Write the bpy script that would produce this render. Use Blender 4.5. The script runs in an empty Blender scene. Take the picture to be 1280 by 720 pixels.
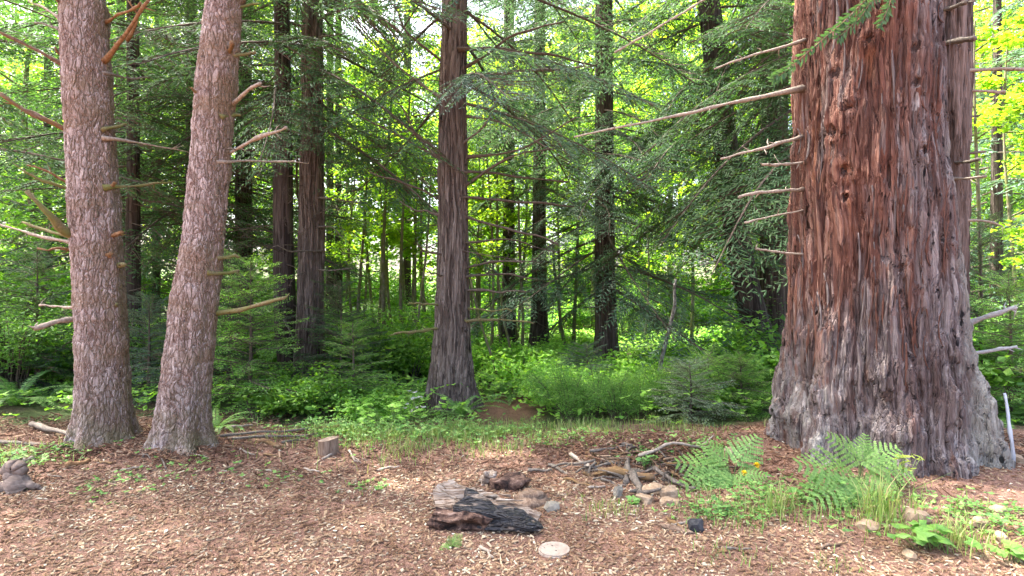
import bpy, bmesh, math, random
import numpy as np
from mathutils import Vector

# ------------------------------------------------------------------ camera, world, sun, exposure
scene = bpy.context.scene
COL = scene.collection
CAM_Z = 1.6
FPX = 698.0                      # focal length in pixels of a 1280 px wide picture
cam_data = bpy.data.cameras.new("camera")
cam = bpy.data.objects.new("camera", cam_data)
COL.objects.link(cam)
cam.location = (0.0, 0.0, CAM_Z)
cam.rotation_euler = (math.radians(90), 0, 0)
cam_data.sensor_fit = 'HORIZONTAL'
cam_data.sensor_width = 36.0
cam_data.lens = 36.0 * FPX / 1280.0
cam_data.clip_start = 0.05
cam_data.clip_end = 2000.0
scene.camera = cam

SUN_ELEV = math.radians(63)
SUN_AZ = math.radians(-58)       # measured from +Y towards +X: the sun stands high to the left, a little beyond the trees
world = bpy.data.worlds.new("World")
scene.world = world
world.use_nodes = True
wn = world.node_tree.nodes
wl = world.node_tree.links
sky = wn.new("ShaderNodeTexSky")
sky.sky_type = 'NISHITA'
sky.sun_disc = False
sky.sun_elevation = SUN_ELEV
sky.sun_rotation = SUN_AZ
sky.air_density = 0.75
sky.dust_density = 7.0
sky.ozone_density = 0.3
wl.new(sky.outputs[0], wn["Background"].inputs[0])
wn["Background"].inputs[1].default_value = 0.15

sun_data = bpy.data.lights.new("sun", 'SUN')
sun_data.energy = 5.0
sun_data.angle = math.radians(1.5)
sun_data.color = (1.0, 0.95, 0.86)
sun = bpy.data.objects.new("sun", sun_data)
COL.objects.link(sun)
sd = Vector((math.sin(SUN_AZ) * math.cos(SUN_ELEV), math.cos(SUN_AZ) * math.cos(SUN_ELEV), math.sin(SUN_ELEV)))
sun.rotation_euler = (-sd).to_track_quat('-Z', 'Y').to_euler()
sun.location = sd * 60

scene.view_settings.view_transform = 'Standard'
scene.view_settings.look = 'None'
scene.view_settings.gamma = 1.0
scene.view_settings.use_curve_mapping = False
scene.view_settings.exposure = 3.25
scene.cycles.use_denoising = True
scene.cycles.max_bounces = 6
scene.cycles.diffuse_bounces = 4
scene.cycles.glossy_bounces = 2
scene.cycles.transmission_bounces = 4
scene.cycles.sample_clamp_indirect = 6.0
scene.cycles.caustics_reflective = False
scene.cycles.caustics_refractive = False

RNG = np.random.default_rng(11)
def R(a, b): return float(RNG.uniform(a, b))

# ------------------------------------------------------------------ numpy helpers
def _hash(ix, iy, iz, seed):
    with np.errstate(over='ignore'):
        n = (ix.astype(np.uint32) * np.uint32(73856093)) ^ (iy.astype(np.uint32) * np.uint32(19349663)) ^ \
            (iz.astype(np.uint32) * np.uint32(83492791)) ^ np.uint32((seed * 2654435761) & 0xffffffff)
        n ^= n >> np.uint32(13); n *= np.uint32(1274126177); n ^= n >> np.uint32(16)
        n *= np.uint32(2246822519); n ^= n >> np.uint32(15)
    return n.astype(np.float64) / 4294967295.0

def vnoise(p, seed=1):
    p = np.asarray(p, float)
    i = np.floor(p).astype(np.int64); f = p - i; u = f * f * (3 - 2 * f)
    out = 0
    for dx in (0, 1):
        wx = u[..., 0] if dx else 1 - u[..., 0]
        for dy in (0, 1):
            wy = u[..., 1] if dy else 1 - u[..., 1]
            for dz in (0, 1):
                wz = u[..., 2] if dz else 1 - u[..., 2]
                out = out + wx * wy * wz * _hash(i[..., 0] + dx, i[..., 1] + dy, i[..., 2] + dz, seed)
    return out * 2 - 1

def fbm(p, seed=1, octs=3, gain=0.5):
    p = np.asarray(p, float); a, s, out = 1.0, 1.0, 0
    for k in range(octs):
        out = out + a * vnoise(p * s, seed + k * 17); a *= gain; s *= 2.03
    return out

def sstep(a, b, x):
    t = np.clip((np.asarray(x, float) - a) / (b - a), 0, 1)
    return t * t * (3 - 2 * t)

def unit(v):
    v = np.asarray(v, float)
    return v / np.maximum(np.linalg.norm(v, axis=-1, keepdims=True), 1e-9)

class Geo:
    """Collects vertices and faces (with a material index) for one mesh."""
    def __init__(self):
        self.v = []; self.q = []; self.t = []; self.qm = []; self.tm = []; self.n = 0
    def add(self, V, Q=None, T=None, m=0):
        V = np.asarray(V, float).reshape(-1, 3)
        if Q is not None and len(Q):
            Q = np.asarray(Q, np.int64).reshape(-1, 4); self.q.append(Q + self.n); self.qm.append(np.full(len(Q), m))
        if T is not None and len(T):
            T = np.asarray(T, np.int64).reshape(-1, 3); self.t.append(T + self.n); self.tm.append(np.full(len(T), m))
        self.v.append(V); self.n += len(V)
        return self
    def arrays(self):
        V = np.concatenate(self.v) if self.v else np.zeros((0, 3))
        Q = np.concatenate(self.q) if self.q else np.zeros((0, 4), np.int64)
        T = np.concatenate(self.t) if self.t else np.zeros((0, 3), np.int64)
        qm = np.concatenate(self.qm) if self.qm else np.zeros(0, int)
        tm = np.concatenate(self.tm) if self.tm else np.zeros(0, int)
        return V, Q, T, qm, tm
    def merge(self, g, M=None, off=None):
        V, Q, T, qm, tm = g.arrays()
        if M is not None: V = V @ np.asarray(M).T
        if off is not None: V = V + np.asarray(off)
        if len(Q): self.q.append(Q + self.n); self.qm.append(qm)
        if len(T): self.t.append(T + self.n); self.tm.append(tm)
        self.v.append(V); self.n += len(V)
        return self
    def mesh(self, name, mats, smooth=True):
        V, Q, T, qm, tm = self.arrays()
        me = bpy.data.meshes.new(name)
        me.vertices.add(len(V)); me.vertices.foreach_set("co", V.astype(np.float32).ravel())
        nl = len(Q) * 4 + len(T) * 3
        me.loops.add(nl)
        me.loops.foreach_set("vertex_index", np.concatenate([Q.ravel(), T.ravel()]).astype(np.int32))
        me.polygons.add(len(Q) + len(T))
        ls = np.concatenate([np.arange(len(Q)) * 4, len(Q) * 4 + np.arange(len(T)) * 3]).astype(np.int32)
        me.polygons.foreach_set("loop_start", ls)
        me.polygons.foreach_set("material_index", np.concatenate([qm, tm]).astype(np.int32))
        me.polygons.foreach_set("use_smooth", np.full(len(Q) + len(T), smooth))
        for m in mats: me.materials.append(m)
        me.update(calc_edges=True); me.validate()
        return me

def link(name, me, parent=None, loc=None, rot=None, scl=None):
    o = bpy.data.objects.new(name, me); COL.objects.link(o)
    if parent is not None: o.parent = parent
    if loc is not None: o.location = loc
    if rot is not None: o.rotation_euler = rot
    if scl is not None: o.scale = scl if hasattr(scl, '__len__') else (scl, scl, scl)
    return o

def tag(o, label=None, cat=None, group=None, kind=None):
    if label: o["label"] = label
    if cat: o["category"] = cat
    if group: o["group"] = group
    if kind: o["kind"] = kind
    return o

def thing(name, label, cat, loc, group=None, rz=0.0, scl=1.0):
    o = link(name, None, loc=loc, rot=(0, 0, rz), scl=scl)
    o.empty_display_size = 0.2
    return tag(o, label, cat, group)

def copy_tree(root, loc, rz=0.0, scl=1.0, label=None):
    """A copy of a thing and of each of its parts (mesh data shared)."""
    c = root.copy(); COL.objects.link(c)
    c.location = loc; c.rotation_euler = (0, 0, rz); c.scale = (scl, scl, scl)
    if label: c["label"] = label
    for ch in root.children:
        d = ch.copy(); COL.objects.link(d); d.parent = c
        for g in ch.children:
            e = g.copy(); COL.objects.link(e); e.parent = d
    return c

def tube(pts, rad, n=6, cap=True, wob=0.0, seed=3):
    """A tube along a polyline -> (V, Q, T)."""
    P = np.asarray(pts, float); k = len(P)
    r = np.broadcast_to(np.asarray(rad, float), (k,)).copy()
    T = np.gradient(P, axis=0); T = unit(T)
    ref = np.array([0.0, 0.0, 1.0]) if abs(T[:, 2]).mean() < 0.8 else np.array([1.0, 0.0, 0.0])
    A = unit(np.cross(T, ref)); B = np.cross(A, T)
    a = np.linspace(0, 2 * np.pi, n, endpoint=False)
    ring = A[:, None, :] * np.cos(a)[None, :, None] + B[:, None, :] * np.sin(a)[None, :, None]
    rr = r[:, None, None] * np.ones((k, n, 1))
    V = P[:, None, :] + ring * rr
    if wob:
        d = fbm(V * (0.35 / max(r.max(), 1e-3)), seed, 2)
        V = V + ring * (wob * r[:, None] * d)[..., None]
    V = V.reshape(-1, 3)
    i = np.arange(k - 1)[:, None] * n; j = np.arange(n)[None, :]; j2 = (j + 1) % n
    Q = np.stack([i + j, i + j2, i + n + j2, i + n + j], -1).reshape(-1, 4)
    Tt = []
    if cap:
        V = np.vstack([V, P[:1], P[-1:]])
        c0, c1 = k * n, k * n + 1
        for q in range(n):
            Tt.append((c0, (q + 1) % n, q)); Tt.append((c1, (k - 1) * n + q, (k - 1) * n + (q + 1) % n))
    return V, Q, np.array(Tt, np.int64).reshape(-1, 3)

def curve(ctrl, n=12, jit=0.0):
    """Resample control points smoothly (Catmull-Rom), with a little jitter."""
    C = np.asarray(ctrl, float)
    if len(C) == 2:
        C = np.vstack([C[0], C.mean(0), C[1]])
    E = np.vstack([2 * C[0] - C[1], C, 2 * C[-1] - C[-2]])
    out = []
    m = len(C) - 1
    for u in np.linspace(0, m - 1e-6, n):
        i = int(u); t = u - i
        p0, p1, p2, p3 = E[i], E[i + 1], E[i + 2], E[i + 3]
        out.append(0.5 * (2 * p1 + (p2 - p0) * t + (2 * p0 - 5 * p1 + 4 * p2 - p3) * t * t + (3 * p1 - p0 - 3 * p2 + p3) * t ** 3))
    out = np.array(out)
    if jit:
        j = RNG.normal(0, jit * 1.6, out.shape); j[0] = 0
        j[1:-1] = (j[:-2] + j[1:-1] * 2 + j[2:]) / 4
        out = out + j
    return out

def leaves(base, d, side, L, W, fold=0.15, wide=0.45):
    """Diamond leaves: base, left, tip, right (one quad each)."""
    base = np.asarray(base, float); N = len(base)
    d = unit(d); side = unit(side - (np.sum(side * d, -1, keepdims=True)) * d)
    nrm = np.cross(d, side)
    L = np.broadcast_to(L, (N,))[:, None]; W = np.broadcast_to(W, (N,))[:, None]
    mid = base + d * L * wide + nrm * (W * fold)
    V = np.stack([base, mid + side * W * 0.5, base + d * L, mid - side * W * 0.5], 1).reshape(-1, 3)
    Q = np.arange(N * 4).reshape(N, 4)
    return V, Q

def rotz(a):
    c, s = math.cos(a), math.sin(a); return np.array([[c, -s, 0], [s, c, 0], [0, 0, 1.0]])
def roty(a):
    c, s = math.cos(a), math.sin(a); return np.array([[c, 0, s], [0, 1, 0], [-s, 0, c]])
def rotx(a):
    c, s = math.cos(a), math.sin(a); return np.array([[1, 0, 0], [0, c, -s], [0, s, c]])
def basis_z(n):
    """Matrix whose columns are an orthonormal frame with z along n."""
    n = unit(n); r = np.array([1.0, 0, 0]) if abs(n[0]) < 0.9 else np.array([0, 1.0, 0])
    x = unit(np.cross(r, n)); y = np.cross(n, x)
    return np.stack([x, y, n], 1)

# ------------------------------------------------------------------ the lie of the land
TREE_FOOT = [(-4.05, 5.5, 0.05, 0.9), (-3.2, 5.4, 0.05, 0.8), (3.5, 5.3, 0.12, 1.5), (-0.80, 7.5, 0.14, 0.7), (-3.4, 9.2, 0.14, 0.8)]
def gh(x, y):
    x = np.asarray(x, float); y = np.asarray(y, float)
    p = np.stack([x, y, np.zeros_like(x)], -1)
    z = 0.035 * vnoise(p * 0.55, 5) + 0.015 * vnoise(p * 1.9, 6)
    z = z - 0.10 * sstep(6.0, 7.4, y) * sstep(-2.5, -0.5, x)
    z = z + 0.10 * vnoise(p * 0.23 + 9, 7) * sstep(6.5, 10, y)
    z = z + 0.55 * sstep(10.0, 24.0, y) * (0.55 + 0.45 * sstep(-4, 6, x))
    z = z + 3.6 * sstep(19.0, 62.0, y)
    for fx, fy, a, w in TREE_FOOT:
        z = z + a * np.exp(-((x - fx) ** 2 + (y - fy) ** 2) / (w * w))
    z = z + 0.10 * np.exp(-((x - 1.25) ** 2 / 0.9 + (y - 5.35) ** 2 / 0.18))       # rubbish heap
    z = z + 0.03 * vnoise(p * 5.0, 8) * sstep(4.0, 5.5, y) * (1 - sstep(6.5, 8.0, y))
    return z

def at(px, py, depth):
    """The point at that depth (metres in front of the lens) seen at a pixel of the 1280 x 720 photograph."""
    return np.array([(px - 640.0) / FPX * depth, depth, CAM_Z - (py - 360.0) / FPX * depth])

def on_ground(px, py):
    """The point of the ground seen at a pixel below the horizon."""
    lo, hi = 1.0, 60.0
    for d in np.arange(1.5, 60, 0.05):
        p = at(px, py, d)
        if p[2] <= gh(p[0], p[1]): return np.array([p[0], p[1], float(gh(p[0], p[1]))])
    return at(px, py, 60)
def ground_pt(x, y): return np.array([x, y, float(gh(x, y))])
# ------------------------------------------------------------------ materials
class NT:
    def __init__(self, name, disp=None):
        self.m = bpy.data.materials.new(name); self.m.use_nodes = True
        self.t = self.m.node_tree; self.n = self.t.nodes; self.l = self.t.links
        self.b = self.n["Principled BSDF"]; self.out = self.n["Material Output"]
        self.b.inputs["Roughness"].default_value = 0.85
        self.b.inputs["Specular IOR Level"].default_value = 0.25
        if disp: self.m.displacement_method = disp
    def node(self, t, **kw):
        nd = self.n.new(t)
        for k, v in kw.items(): setattr(nd, k, v)
        return nd
    def plug(self, a, b):
        self.l.new(a, b)
    def val(self, sock, v):
        if hasattr(v, 'is_output'): self.l.new(v, sock)
        else: sock.default_value = v
    def coord(self, scale=(1, 1, 1), kind='Object', loc=(0, 0, 0)):
        tc = self.node("ShaderNodeTexCoord"); mp = self.node("ShaderNodeMapping")
        mp.inputs["Scale"].default_value = scale; mp.inputs["Location"].default_value = loc
        if kind == 'World':
            g = self.node("ShaderNodeNewGeometry"); self.plug(g.outputs["Position"], mp.inputs[0])
        else: self.plug(tc.outputs[kind], mp.inputs[0])
        return mp.outputs[0]
    def noise(self, vec, scale=5, detail=4, rough=0.55, dist=0.0):
        n = self.node("ShaderNodeTexNoise"); self.plug(vec, n.inputs["Vector"])
        n.inputs["Scale"].default_value = scale; n.inputs["Detail"].default_value = detail
        n.inputs["Roughness"].default_value = rough; n.inputs["Distortion"].default_value = dist
        return n.outputs["Fac"]
    def voro(self, vec, scale=5, feature='F1', rnd=1.0, out="Distance"):
        n = self.node("ShaderNodeTexVoronoi", feature=feature); self.plug(vec, n.inputs["Vector"])
        n.inputs["Scale"].default_value = scale; n.inputs["Randomness"].default_value = rnd
        return n.outputs[out]
    def ramp(self, fac, stops, interp='LINEAR'):
        r = self.node("ShaderNodeValToRGB"); self.plug(fac, r.inputs[0]); cr = r.color_ramp; cr.interpolation = interp
        while len(cr.elements) < len(stops): cr.elements.new(0.5)
        for e, (p, c) in zip(cr.elements, stops):
            e.position = p; e.color = (c[0], c[1], c[2], 1) if hasattr(c, '__len__') else (c, c, c, 1)
        return r.outputs[0]
    def mix(self, fac, a, b, mode='MIX'):
        m = self.node("ShaderNodeMix", data_type='RGBA', blend_type=mode)
        self.val(m.inputs[0], fac)
        for s, v in ((m.inputs[6], a), (m.inputs[7], b)):
            if hasattr(v, 'is_output'): self.plug(v, s)
            else: s.default_value = (v[0], v[1], v[2], 1)
        return m.outputs[2]
    def math(self, op, a, b=0.0, c=0.0, clamp=False):
        m = self.node("ShaderNodeMath", operation=op); m.use_clamp = clamp
        self.val(m.inputs[0], a); self.val(m.inputs[1], b); self.val(m.inputs[2], c)
        return m.outputs[0]
    def maprange(self, v, a, b, c=0.0, d=1.0):
        m = self.node("ShaderNodeMapRange"); self.plug(v, m.inputs[0])
        for i, x in enumerate((a, b, c, d)): m.inputs[i + 1].default_value = x
        return m.outputs[0]
    def sep(self, vec):
        s = self.node("ShaderNodeSeparateXYZ"); self.plug(vec, s.inputs[0]); return s.outputs
    def bump(self, h, strength=0.5, dist=0.02):
        b = self.node("ShaderNodeBump"); self.plug(h, b.inputs["Height"])
        b.inputs["Strength"].default_value = strength; b.inputs["Distance"].default_value = dist
        self.plug(b.outputs[0], self.b.inputs["Normal"])
    def disp(self, h, scale, mid=0.5):
        d = self.node("ShaderNodeDisplacement"); self.plug(h, d.inputs["Height"])
        d.inputs["Midlevel"].default_value = mid; d.inputs["Scale"].default_value = scale
        self.plug(d.outputs[0], self.out.inputs["Displacement"])
    def color(self, c):
        if hasattr(c, 'is_output'): self.plug(c, self.b.inputs["Base Color"])
        else: self.b.inputs["Base Color"].default_value = (c[0], c[1], c[2], 1)
        return self

def leaf_mat(name, cols, trans=0.45, tcol=None, rough=0.5, spec=0.3):
    """Thin leaf: per-leaf colour, some light through it."""
    k = NT(name)
    g = k.node("ShaderNodeNewGeometry")
    oi = k.node("ShaderNodeObjectInfo")
    c = k.ramp(g.outputs["Random Per Island"], [(i / (len(cols) - 1), x) for i, x in enumerate(cols)])
    big = k.noise(k.coord((1, 1, 1), 'World'), 0.9, 2)
    c = k.mix(k.maprange(big, 0.35, 0.65), c, k.mix(1.0, c, (0.72, 0.8, 0.85), 'MULTIPLY'))
    c = k.mix(k.maprange(oi.outputs["Random"], 0, 1, 0, 0.5), c, k.mix(1.0, c, (1.15, 1.0, 0.7), 'MULTIPLY'))
    k.color(c)
    k.b.inputs["Roughness"].default_value = rough
    k.b.inputs["Specular IOR Level"].default_value = spec
    tr = k.node("ShaderNodeBsdfTranslucent")
    tc = k.mix(1.0, c, tcol or (1.5, 1.7, 0.55), 'MULTIPLY')
    k.plug(tc, tr.inputs[0])
    mx = k.node("ShaderNodeMixShader"); mx.inputs[0].default_value = trans
    k.plug(k.b.outputs[0], mx.inputs[1]); k.plug(tr.outputs[0], mx.inputs[2])
    k.plug(mx.outputs[0], k.out.inputs["Surface"])
    return k.m

M = {}
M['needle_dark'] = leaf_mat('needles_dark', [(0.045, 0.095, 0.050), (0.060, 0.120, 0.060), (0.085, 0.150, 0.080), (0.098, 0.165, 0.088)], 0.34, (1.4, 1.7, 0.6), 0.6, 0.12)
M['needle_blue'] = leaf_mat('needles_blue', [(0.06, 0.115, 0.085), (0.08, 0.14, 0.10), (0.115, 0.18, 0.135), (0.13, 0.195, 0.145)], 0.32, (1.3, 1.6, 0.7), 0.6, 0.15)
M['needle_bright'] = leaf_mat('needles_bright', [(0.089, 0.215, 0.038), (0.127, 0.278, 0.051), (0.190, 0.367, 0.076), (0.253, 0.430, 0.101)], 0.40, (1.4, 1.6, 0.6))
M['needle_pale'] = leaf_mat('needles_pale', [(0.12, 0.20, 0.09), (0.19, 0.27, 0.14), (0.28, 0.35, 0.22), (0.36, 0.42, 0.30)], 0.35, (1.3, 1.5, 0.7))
M['needle_dead'] = leaf_mat('needles_dead', [(0.12, 0.09, 0.05), (0.16, 0.12, 0.07), (0.10, 0.10, 0.05)], 0.2, (1.2, 1.1, 0.7))
M['leaf_maple'] = leaf_mat('leaves_maple', [(0.144, 0.282, 0.029), (0.209, 0.371, 0.040), (0.289, 0.461, 0.048), (0.400, 0.564, 0.066)], 0.56, (1.5, 1.5, 0.55))
M['leaf_alder'] = leaf_mat('leaves_alder', [(0.095, 0.225, 0.041), (0.142, 0.300, 0.054), (0.189, 0.360, 0.068), (0.268, 0.435, 0.081)], 0.5, (1.5, 1.6, 0.5))
M['leaf_shrub'] = leaf_mat('leaves_shrub', [(0.073, 0.172, 0.035), (0.107, 0.234, 0.044), (0.148, 0.296, 0.064), (0.212, 0.374, 0.084)], 0.4, (1.4, 1.6, 0.5))
M['leaf_cover'] = leaf_mat('leaves_ground_cover', [(0.144, 0.323, 0.054), (0.215, 0.429, 0.072), (0.305, 0.539, 0.097), (0.429, 0.663, 0.144)], 0.45, (1.4, 1.5, 0.5))
M['frond'] = leaf_mat('fern_green', [(0.100, 0.237, 0.056), (0.138, 0.288, 0.075), (0.188, 0.350, 0.100), (0.237, 0.400, 0.125)], 0.40, (1.4, 1.5, 0.6))
M['bracken'] = leaf_mat('bracken_green', [(0.119, 0.240, 0.060), (0.155, 0.289, 0.077), (0.192, 0.328, 0.091), (0.228, 0.366, 0.105)], 0.35, (1.3, 1.4, 0.6))
M['grass'] = leaf_mat('grass_green', [(0.110, 0.209, 0.050), (0.165, 0.286, 0.066), (0.220, 0.341, 0.094), (0.308, 0.374, 0.143), (0.396, 0.363, 0.187)], 0.35, (1.3, 1.4, 0.6))
M['weed'] = leaf_mat('weed_green', [(0.084, 0.204, 0.060), (0.120, 0.264, 0.072), (0.168, 0.324, 0.090), (0.264, 0.408, 0.120)], 0.35, (1.3, 1.5, 0.6))
M['weed_yellow'] = leaf_mat('weed_yellow_green', [(0.22, 0.32, 0.05), (0.32, 0.41, 0.07), (0.40, 0.46, 0.10)], 0.4, (1.3, 1.4, 0.5))
M['petal'] = leaf_mat('petal_yellow', [(0.80, 0.55, 0.02), (0.85, 0.62, 0.03), (0.88, 0.68, 0.05)], 0.3, (1.1, 1.0, 0.4))
M['petal_white'] = leaf_mat('petal_white', [(0.432, 0.444, 0.396), (0.480, 0.480, 0.444)], 0.3, (1.0, 1.0, 0.9))

def bark_spruce():
    k = NT('bark_spruce', 'BOTH')
    co = k.coord((1, 1, 0.34)); s = k.sep(k.coord()); g = k.node("ShaderNodeNewGeometry"); nn = k.sep(g.outputs["Normal"])
    warp = k.node("ShaderNodeVectorMath", operation='MULTIPLY_ADD')
    nz = k.node("ShaderNodeTexNoise"); k.plug(co, nz.inputs["Vector"]); nz.inputs["Scale"].default_value = 16; nz.inputs["Detail"].default_value = 4
    k.plug(nz.outputs["Color"], warp.inputs[0]); warp.inputs[1].default_value = (0.085, 0.085, 0.075); k.plug(co, warp.inputs[2])
    w = warp.outputs[0]
    edge = k.voro(w, 28, 'DISTANCE_TO_EDGE')
    cs = k.sep(k.voro(w, 28, 'F1', out="Color"))
    c2 = k.sep(k.voro(w, 66, 'F1', out="Color"))
    plate = k.maprange(edge, 0.0, 0.20)
    fine = k.noise(k.coord((1, 1, 0.35)), 120, 4, 0.7)
    big = k.noise(k.coord((1, 1, 0.5)), 6, 3, 0.6)
    h = k.math('ADD', k.math('MULTIPLY', plate, 0.42), k.math('MULTIPLY', cs[0], 0.40))
    h = k.math('ADD', h, k.math('MULTIPLY', c2[0], 0.20))
    h = k.math('ADD', h, k.math('MULTIPLY', fine, 0.25))
    t = k.math('ADD', k.math('MULTIPLY', fine, 0.45), k.math('MULTIPLY_ADD', cs[1], 0.20, k.math('MULTIPLY', c2[1], 0.28)))
    base = k.ramp(t, [(0.22, (0.160, 0.122, 0.108)), (0.42, (0.29, 0.238, 0.220)), (0.60, (0.40, 0.345, 0.322)), (0.80, (0.56, 0.51, 0.485))])
    base = k.mix(k.maprange(big, 0.35, 0.65), base, k.mix(1.0, base, (0.62, 0.54, 0.50), 'MULTIPLY'))
    crack = k.maprange(edge, 0.0, 0.10)
    c = k.mix(k.math('MULTIPLY_ADD', crack, 0.88, 0.12), (0.095, 0.050, 0.038), base)
    ring = k.maprange(k.noise(k.coord((0.5, 0.5, 2.6)), 1.0, 3, 0.6), 0.50, 0.62)
    c = k.mix(k.math('MULTIPLY', ring, 0.7), c, k.mix(fine, (0.10, 0.066, 0.038), (0.24, 0.165, 0.105)))
    fl = k.maprange(k.noise(k.coord((1, 1, 0.55)), 75, 3, 0.6), 0.58, 0.64)
    c = k.mix(k.math('MULTIPLY', fl, 0.22), c, (0.66, 0.62, 0.60))
    mo = k.math('ADD', nn[0], k.math('MULTIPLY', k.math('SUBTRACT', k.noise(k.coord((1, 1, 0.5)), 4.0, 4, 0.6), 0.5), 1.6))
    mm = k.maprange(mo, 0.38, 0.85)
    c = k.mix(k.math('MULTIPLY', mm, 0.75), c, k.mix(fine, (0.070, 0.046, 0.022), (0.17, 0.125, 0.062)))
    foot = k.math('MULTIPLY', k.maprange(s[2], 0.7, 0.0), k.maprange(k.noise(k.coord(), 6, 4), 0.42, 0.60))
    c = k.mix(k.math('MULTIPLY', foot, 0.65), c, (0.125, 0.105, 0.052))
    k.color(c); k.disp(h, 0.021, 0.5)
    k.b.inputs["Roughness"].default_value = 0.9
    return k.m
M['bark_spruce'] = bark_spruce()

def bark_giant():
    k = NT('bark_giant_redwood', 'BOTH')
    o = k.coord(); s = k.sep(o)
    # the grain swirls round the knots and low on the flare
    warp = k.node("ShaderNodeVectorMath", operation='MULTIPLY_ADD')
    nz = k.node("ShaderNodeTexNoise"); k.plug(k.coord((1, 1, 0.55)), nz.inputs["Vector"]); nz.inputs["Scale"].default_value = 2.1; nz.inputs["Detail"].default_value = 2.5
    k.plug(nz.outputs["Color"], warp.inputs[0]); warp.inputs[1].default_value = (0.15, 0.15, 0.25); k.plug(o, warp.inputs[2])
    mp = k.node("ShaderNodeMapping"); k.plug(warp.outputs[0], mp.inputs[0]); mp.inputs["Scale"].default_value = (1, 1, 0.045)
    w = mp.outputs[0]
    mp2 = k.node("ShaderNodeMapping"); k.plug(warp.outputs[0], mp2.inputs[0]); mp2.inputs["Scale"].default_value = (1, 1, 0.022)
    ridge_n = k.noise(w, 10.5, 4.0, 0.55)
    ridge = k.math('SUBTRACT', 1.0, k.math('MULTIPLY', k.math('ABSOLUTE', k.math('SUBTRACT', ridge_n, 0.5)), 6.0), clamp=True)   # 1 in the furrows
    furrow = k.math('POWER', ridge, 2.0)
    strip = k.voro(w, 30, 'F1', out="Color"); st = k.sep(strip)
    sedge = k.maprange(k.voro(w, 30, 'DISTANCE_TO_EDGE'), 0.0, 0.12)
    fib = k.noise(mp2.outputs[0], 60, 5, 0.68)
    h = k.math('MULTIPLY', k.math('SUBTRACT', 1.0, furrow), 0.62)
    h = k.math('ADD', h, k.math('MULTIPLY', k.math('MULTIPLY', st[0], sedge), 0.38))
    h = k.math('ADD', h, k.math('MULTIPLY', fib, 0.42))
    red = k.ramp(k.math('MULTIPLY_ADD', fib, 0.8, k.math('MULTIPLY', st[1], 0.35)),
                 [(0.30, (0.045, 0.020, 0.015)), (0.50, (0.125, 0.050, 0.034)), (0.66, (0.20, 0.088, 0.060)), (0.85, (0.34, 0.20, 0.15))])
    grey = k.ramp(k.math('MULTIPLY_ADD', fib, 0.8, k.math('MULTIPLY', st[2], 0.35)),
                  [(0.30, (0.050, 0.034, 0.031)), (0.48, (0.125, 0.096, 0.091)), (0.66, (0.235, 0.195, 0.185)), (0.85, (0.42, 0.375, 0.355))])
    gm = k.math('ADD', k.noise(k.coord((1, 1, 0.35)), 2.3, 4, 0.6), k.math('MULTIPLY', st[0], 0.22))
    gx = k.math('ADD', gm, k.math('MULTIPLY', s[0], 0.24))
    gz = k.math('ADD', gx, k.math('MULTIPLY', k.maprange(s[2], 1.8, 0.2), 0.34))
    c = k.mix(k.maprange(gz, 0.50, 0.74), red, grey)
    c = k.mix(k.math('MULTIPLY', k.maprange(k.noise(k.coord((1, 1, 0.3), loc=(3, 1, 7)), 5.5, 3), 0.60, 0.70), 0.45), c, (0.30, 0.115, 0.050))
    # pale lichen on the flank that faces the open and along the flare
    lx = k.math('ADD', k.math('MULTIPLY', s[0], 1.15), k.math('MULTIPLY', k.maprange(s[2], 2.2, 0.0), 0.18))
    ln = k.math('ADD', lx, k.math('MULTIPLY', k.noise(o, 7.0, 5, 0.7), 0.75))
    lm = k.maprange(ln, 0.74, 1.06)
    c = k.mix(k.math('MULTIPLY', lm, 0.8), c, k.mix(fib, (0.20, 0.185, 0.155), (0.56, 0.55, 0.46)))
    ll = k.math('MULTIPLY', k.maprange(s[2], 1.0, 0.15), k.maprange(k.noise(k.coord((1, 1, 0.6), loc=(5, 5, 5)), 6.0, 5, 0.7), 0.44, 0.56))
    sidem = k.maprange(k.math('ADD', k.math('ABSOLUTE', k.math('SUBTRACT', s[0], -0.05)), k.math('MULTIPLY', gm, 0.35)), 0.55, 0.85)
    ll = k.math('MULTIPLY', ll, sidem)
    c = k.mix(k.math('MULTIPLY', ll, 0.75), c, k.mix(fib, (0.22, 0.20, 0.18), (0.55, 0.53, 0.48)))
    c = k.mix(1.0, c, (0.72, 0.73, 0.74), 'MULTIPLY')
    st2 = k.math('MULTIPLY', k.math('MULTIPLY', k.maprange(s[2], 0.1, 0.4), k.maprange(s[2], 1.7, 0.9)), k.math('SUBTRACT', 1.0, sidem))
    st2 = k.math('MULTIPLY', st2, k.maprange(k.noise(k.coord((1, 1, 0.6), loc=(1, 7, 3)), 4.0, 5, 0.7), 0.38, 0.55))
    c = k.mix(k.math('MULTIPLY', st2, 0.6), c, k.mix(fib, (0.030, 0.020, 0.019), (0.15, 0.11, 0.105)))
    sc_ = k.maprange(k.noise(k.coord((1, 1, 0.4), loc=(9, 2, 4)), 3.4, 5, 0.7), 0.52, 0.66)
    c = k.mix(k.math('MULTIPLY', sc_, 0.62), c, k.mix(fib, (0.022, 0.012, 0.010), (0.10, 0.058, 0.046)))
    k.color(c); k.disp(h, 0.056, 0.6)
    k.b.inputs["Roughness"].default_value = 0.92
    return k.m
M['bark_giant'] = bark_giant()

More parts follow.
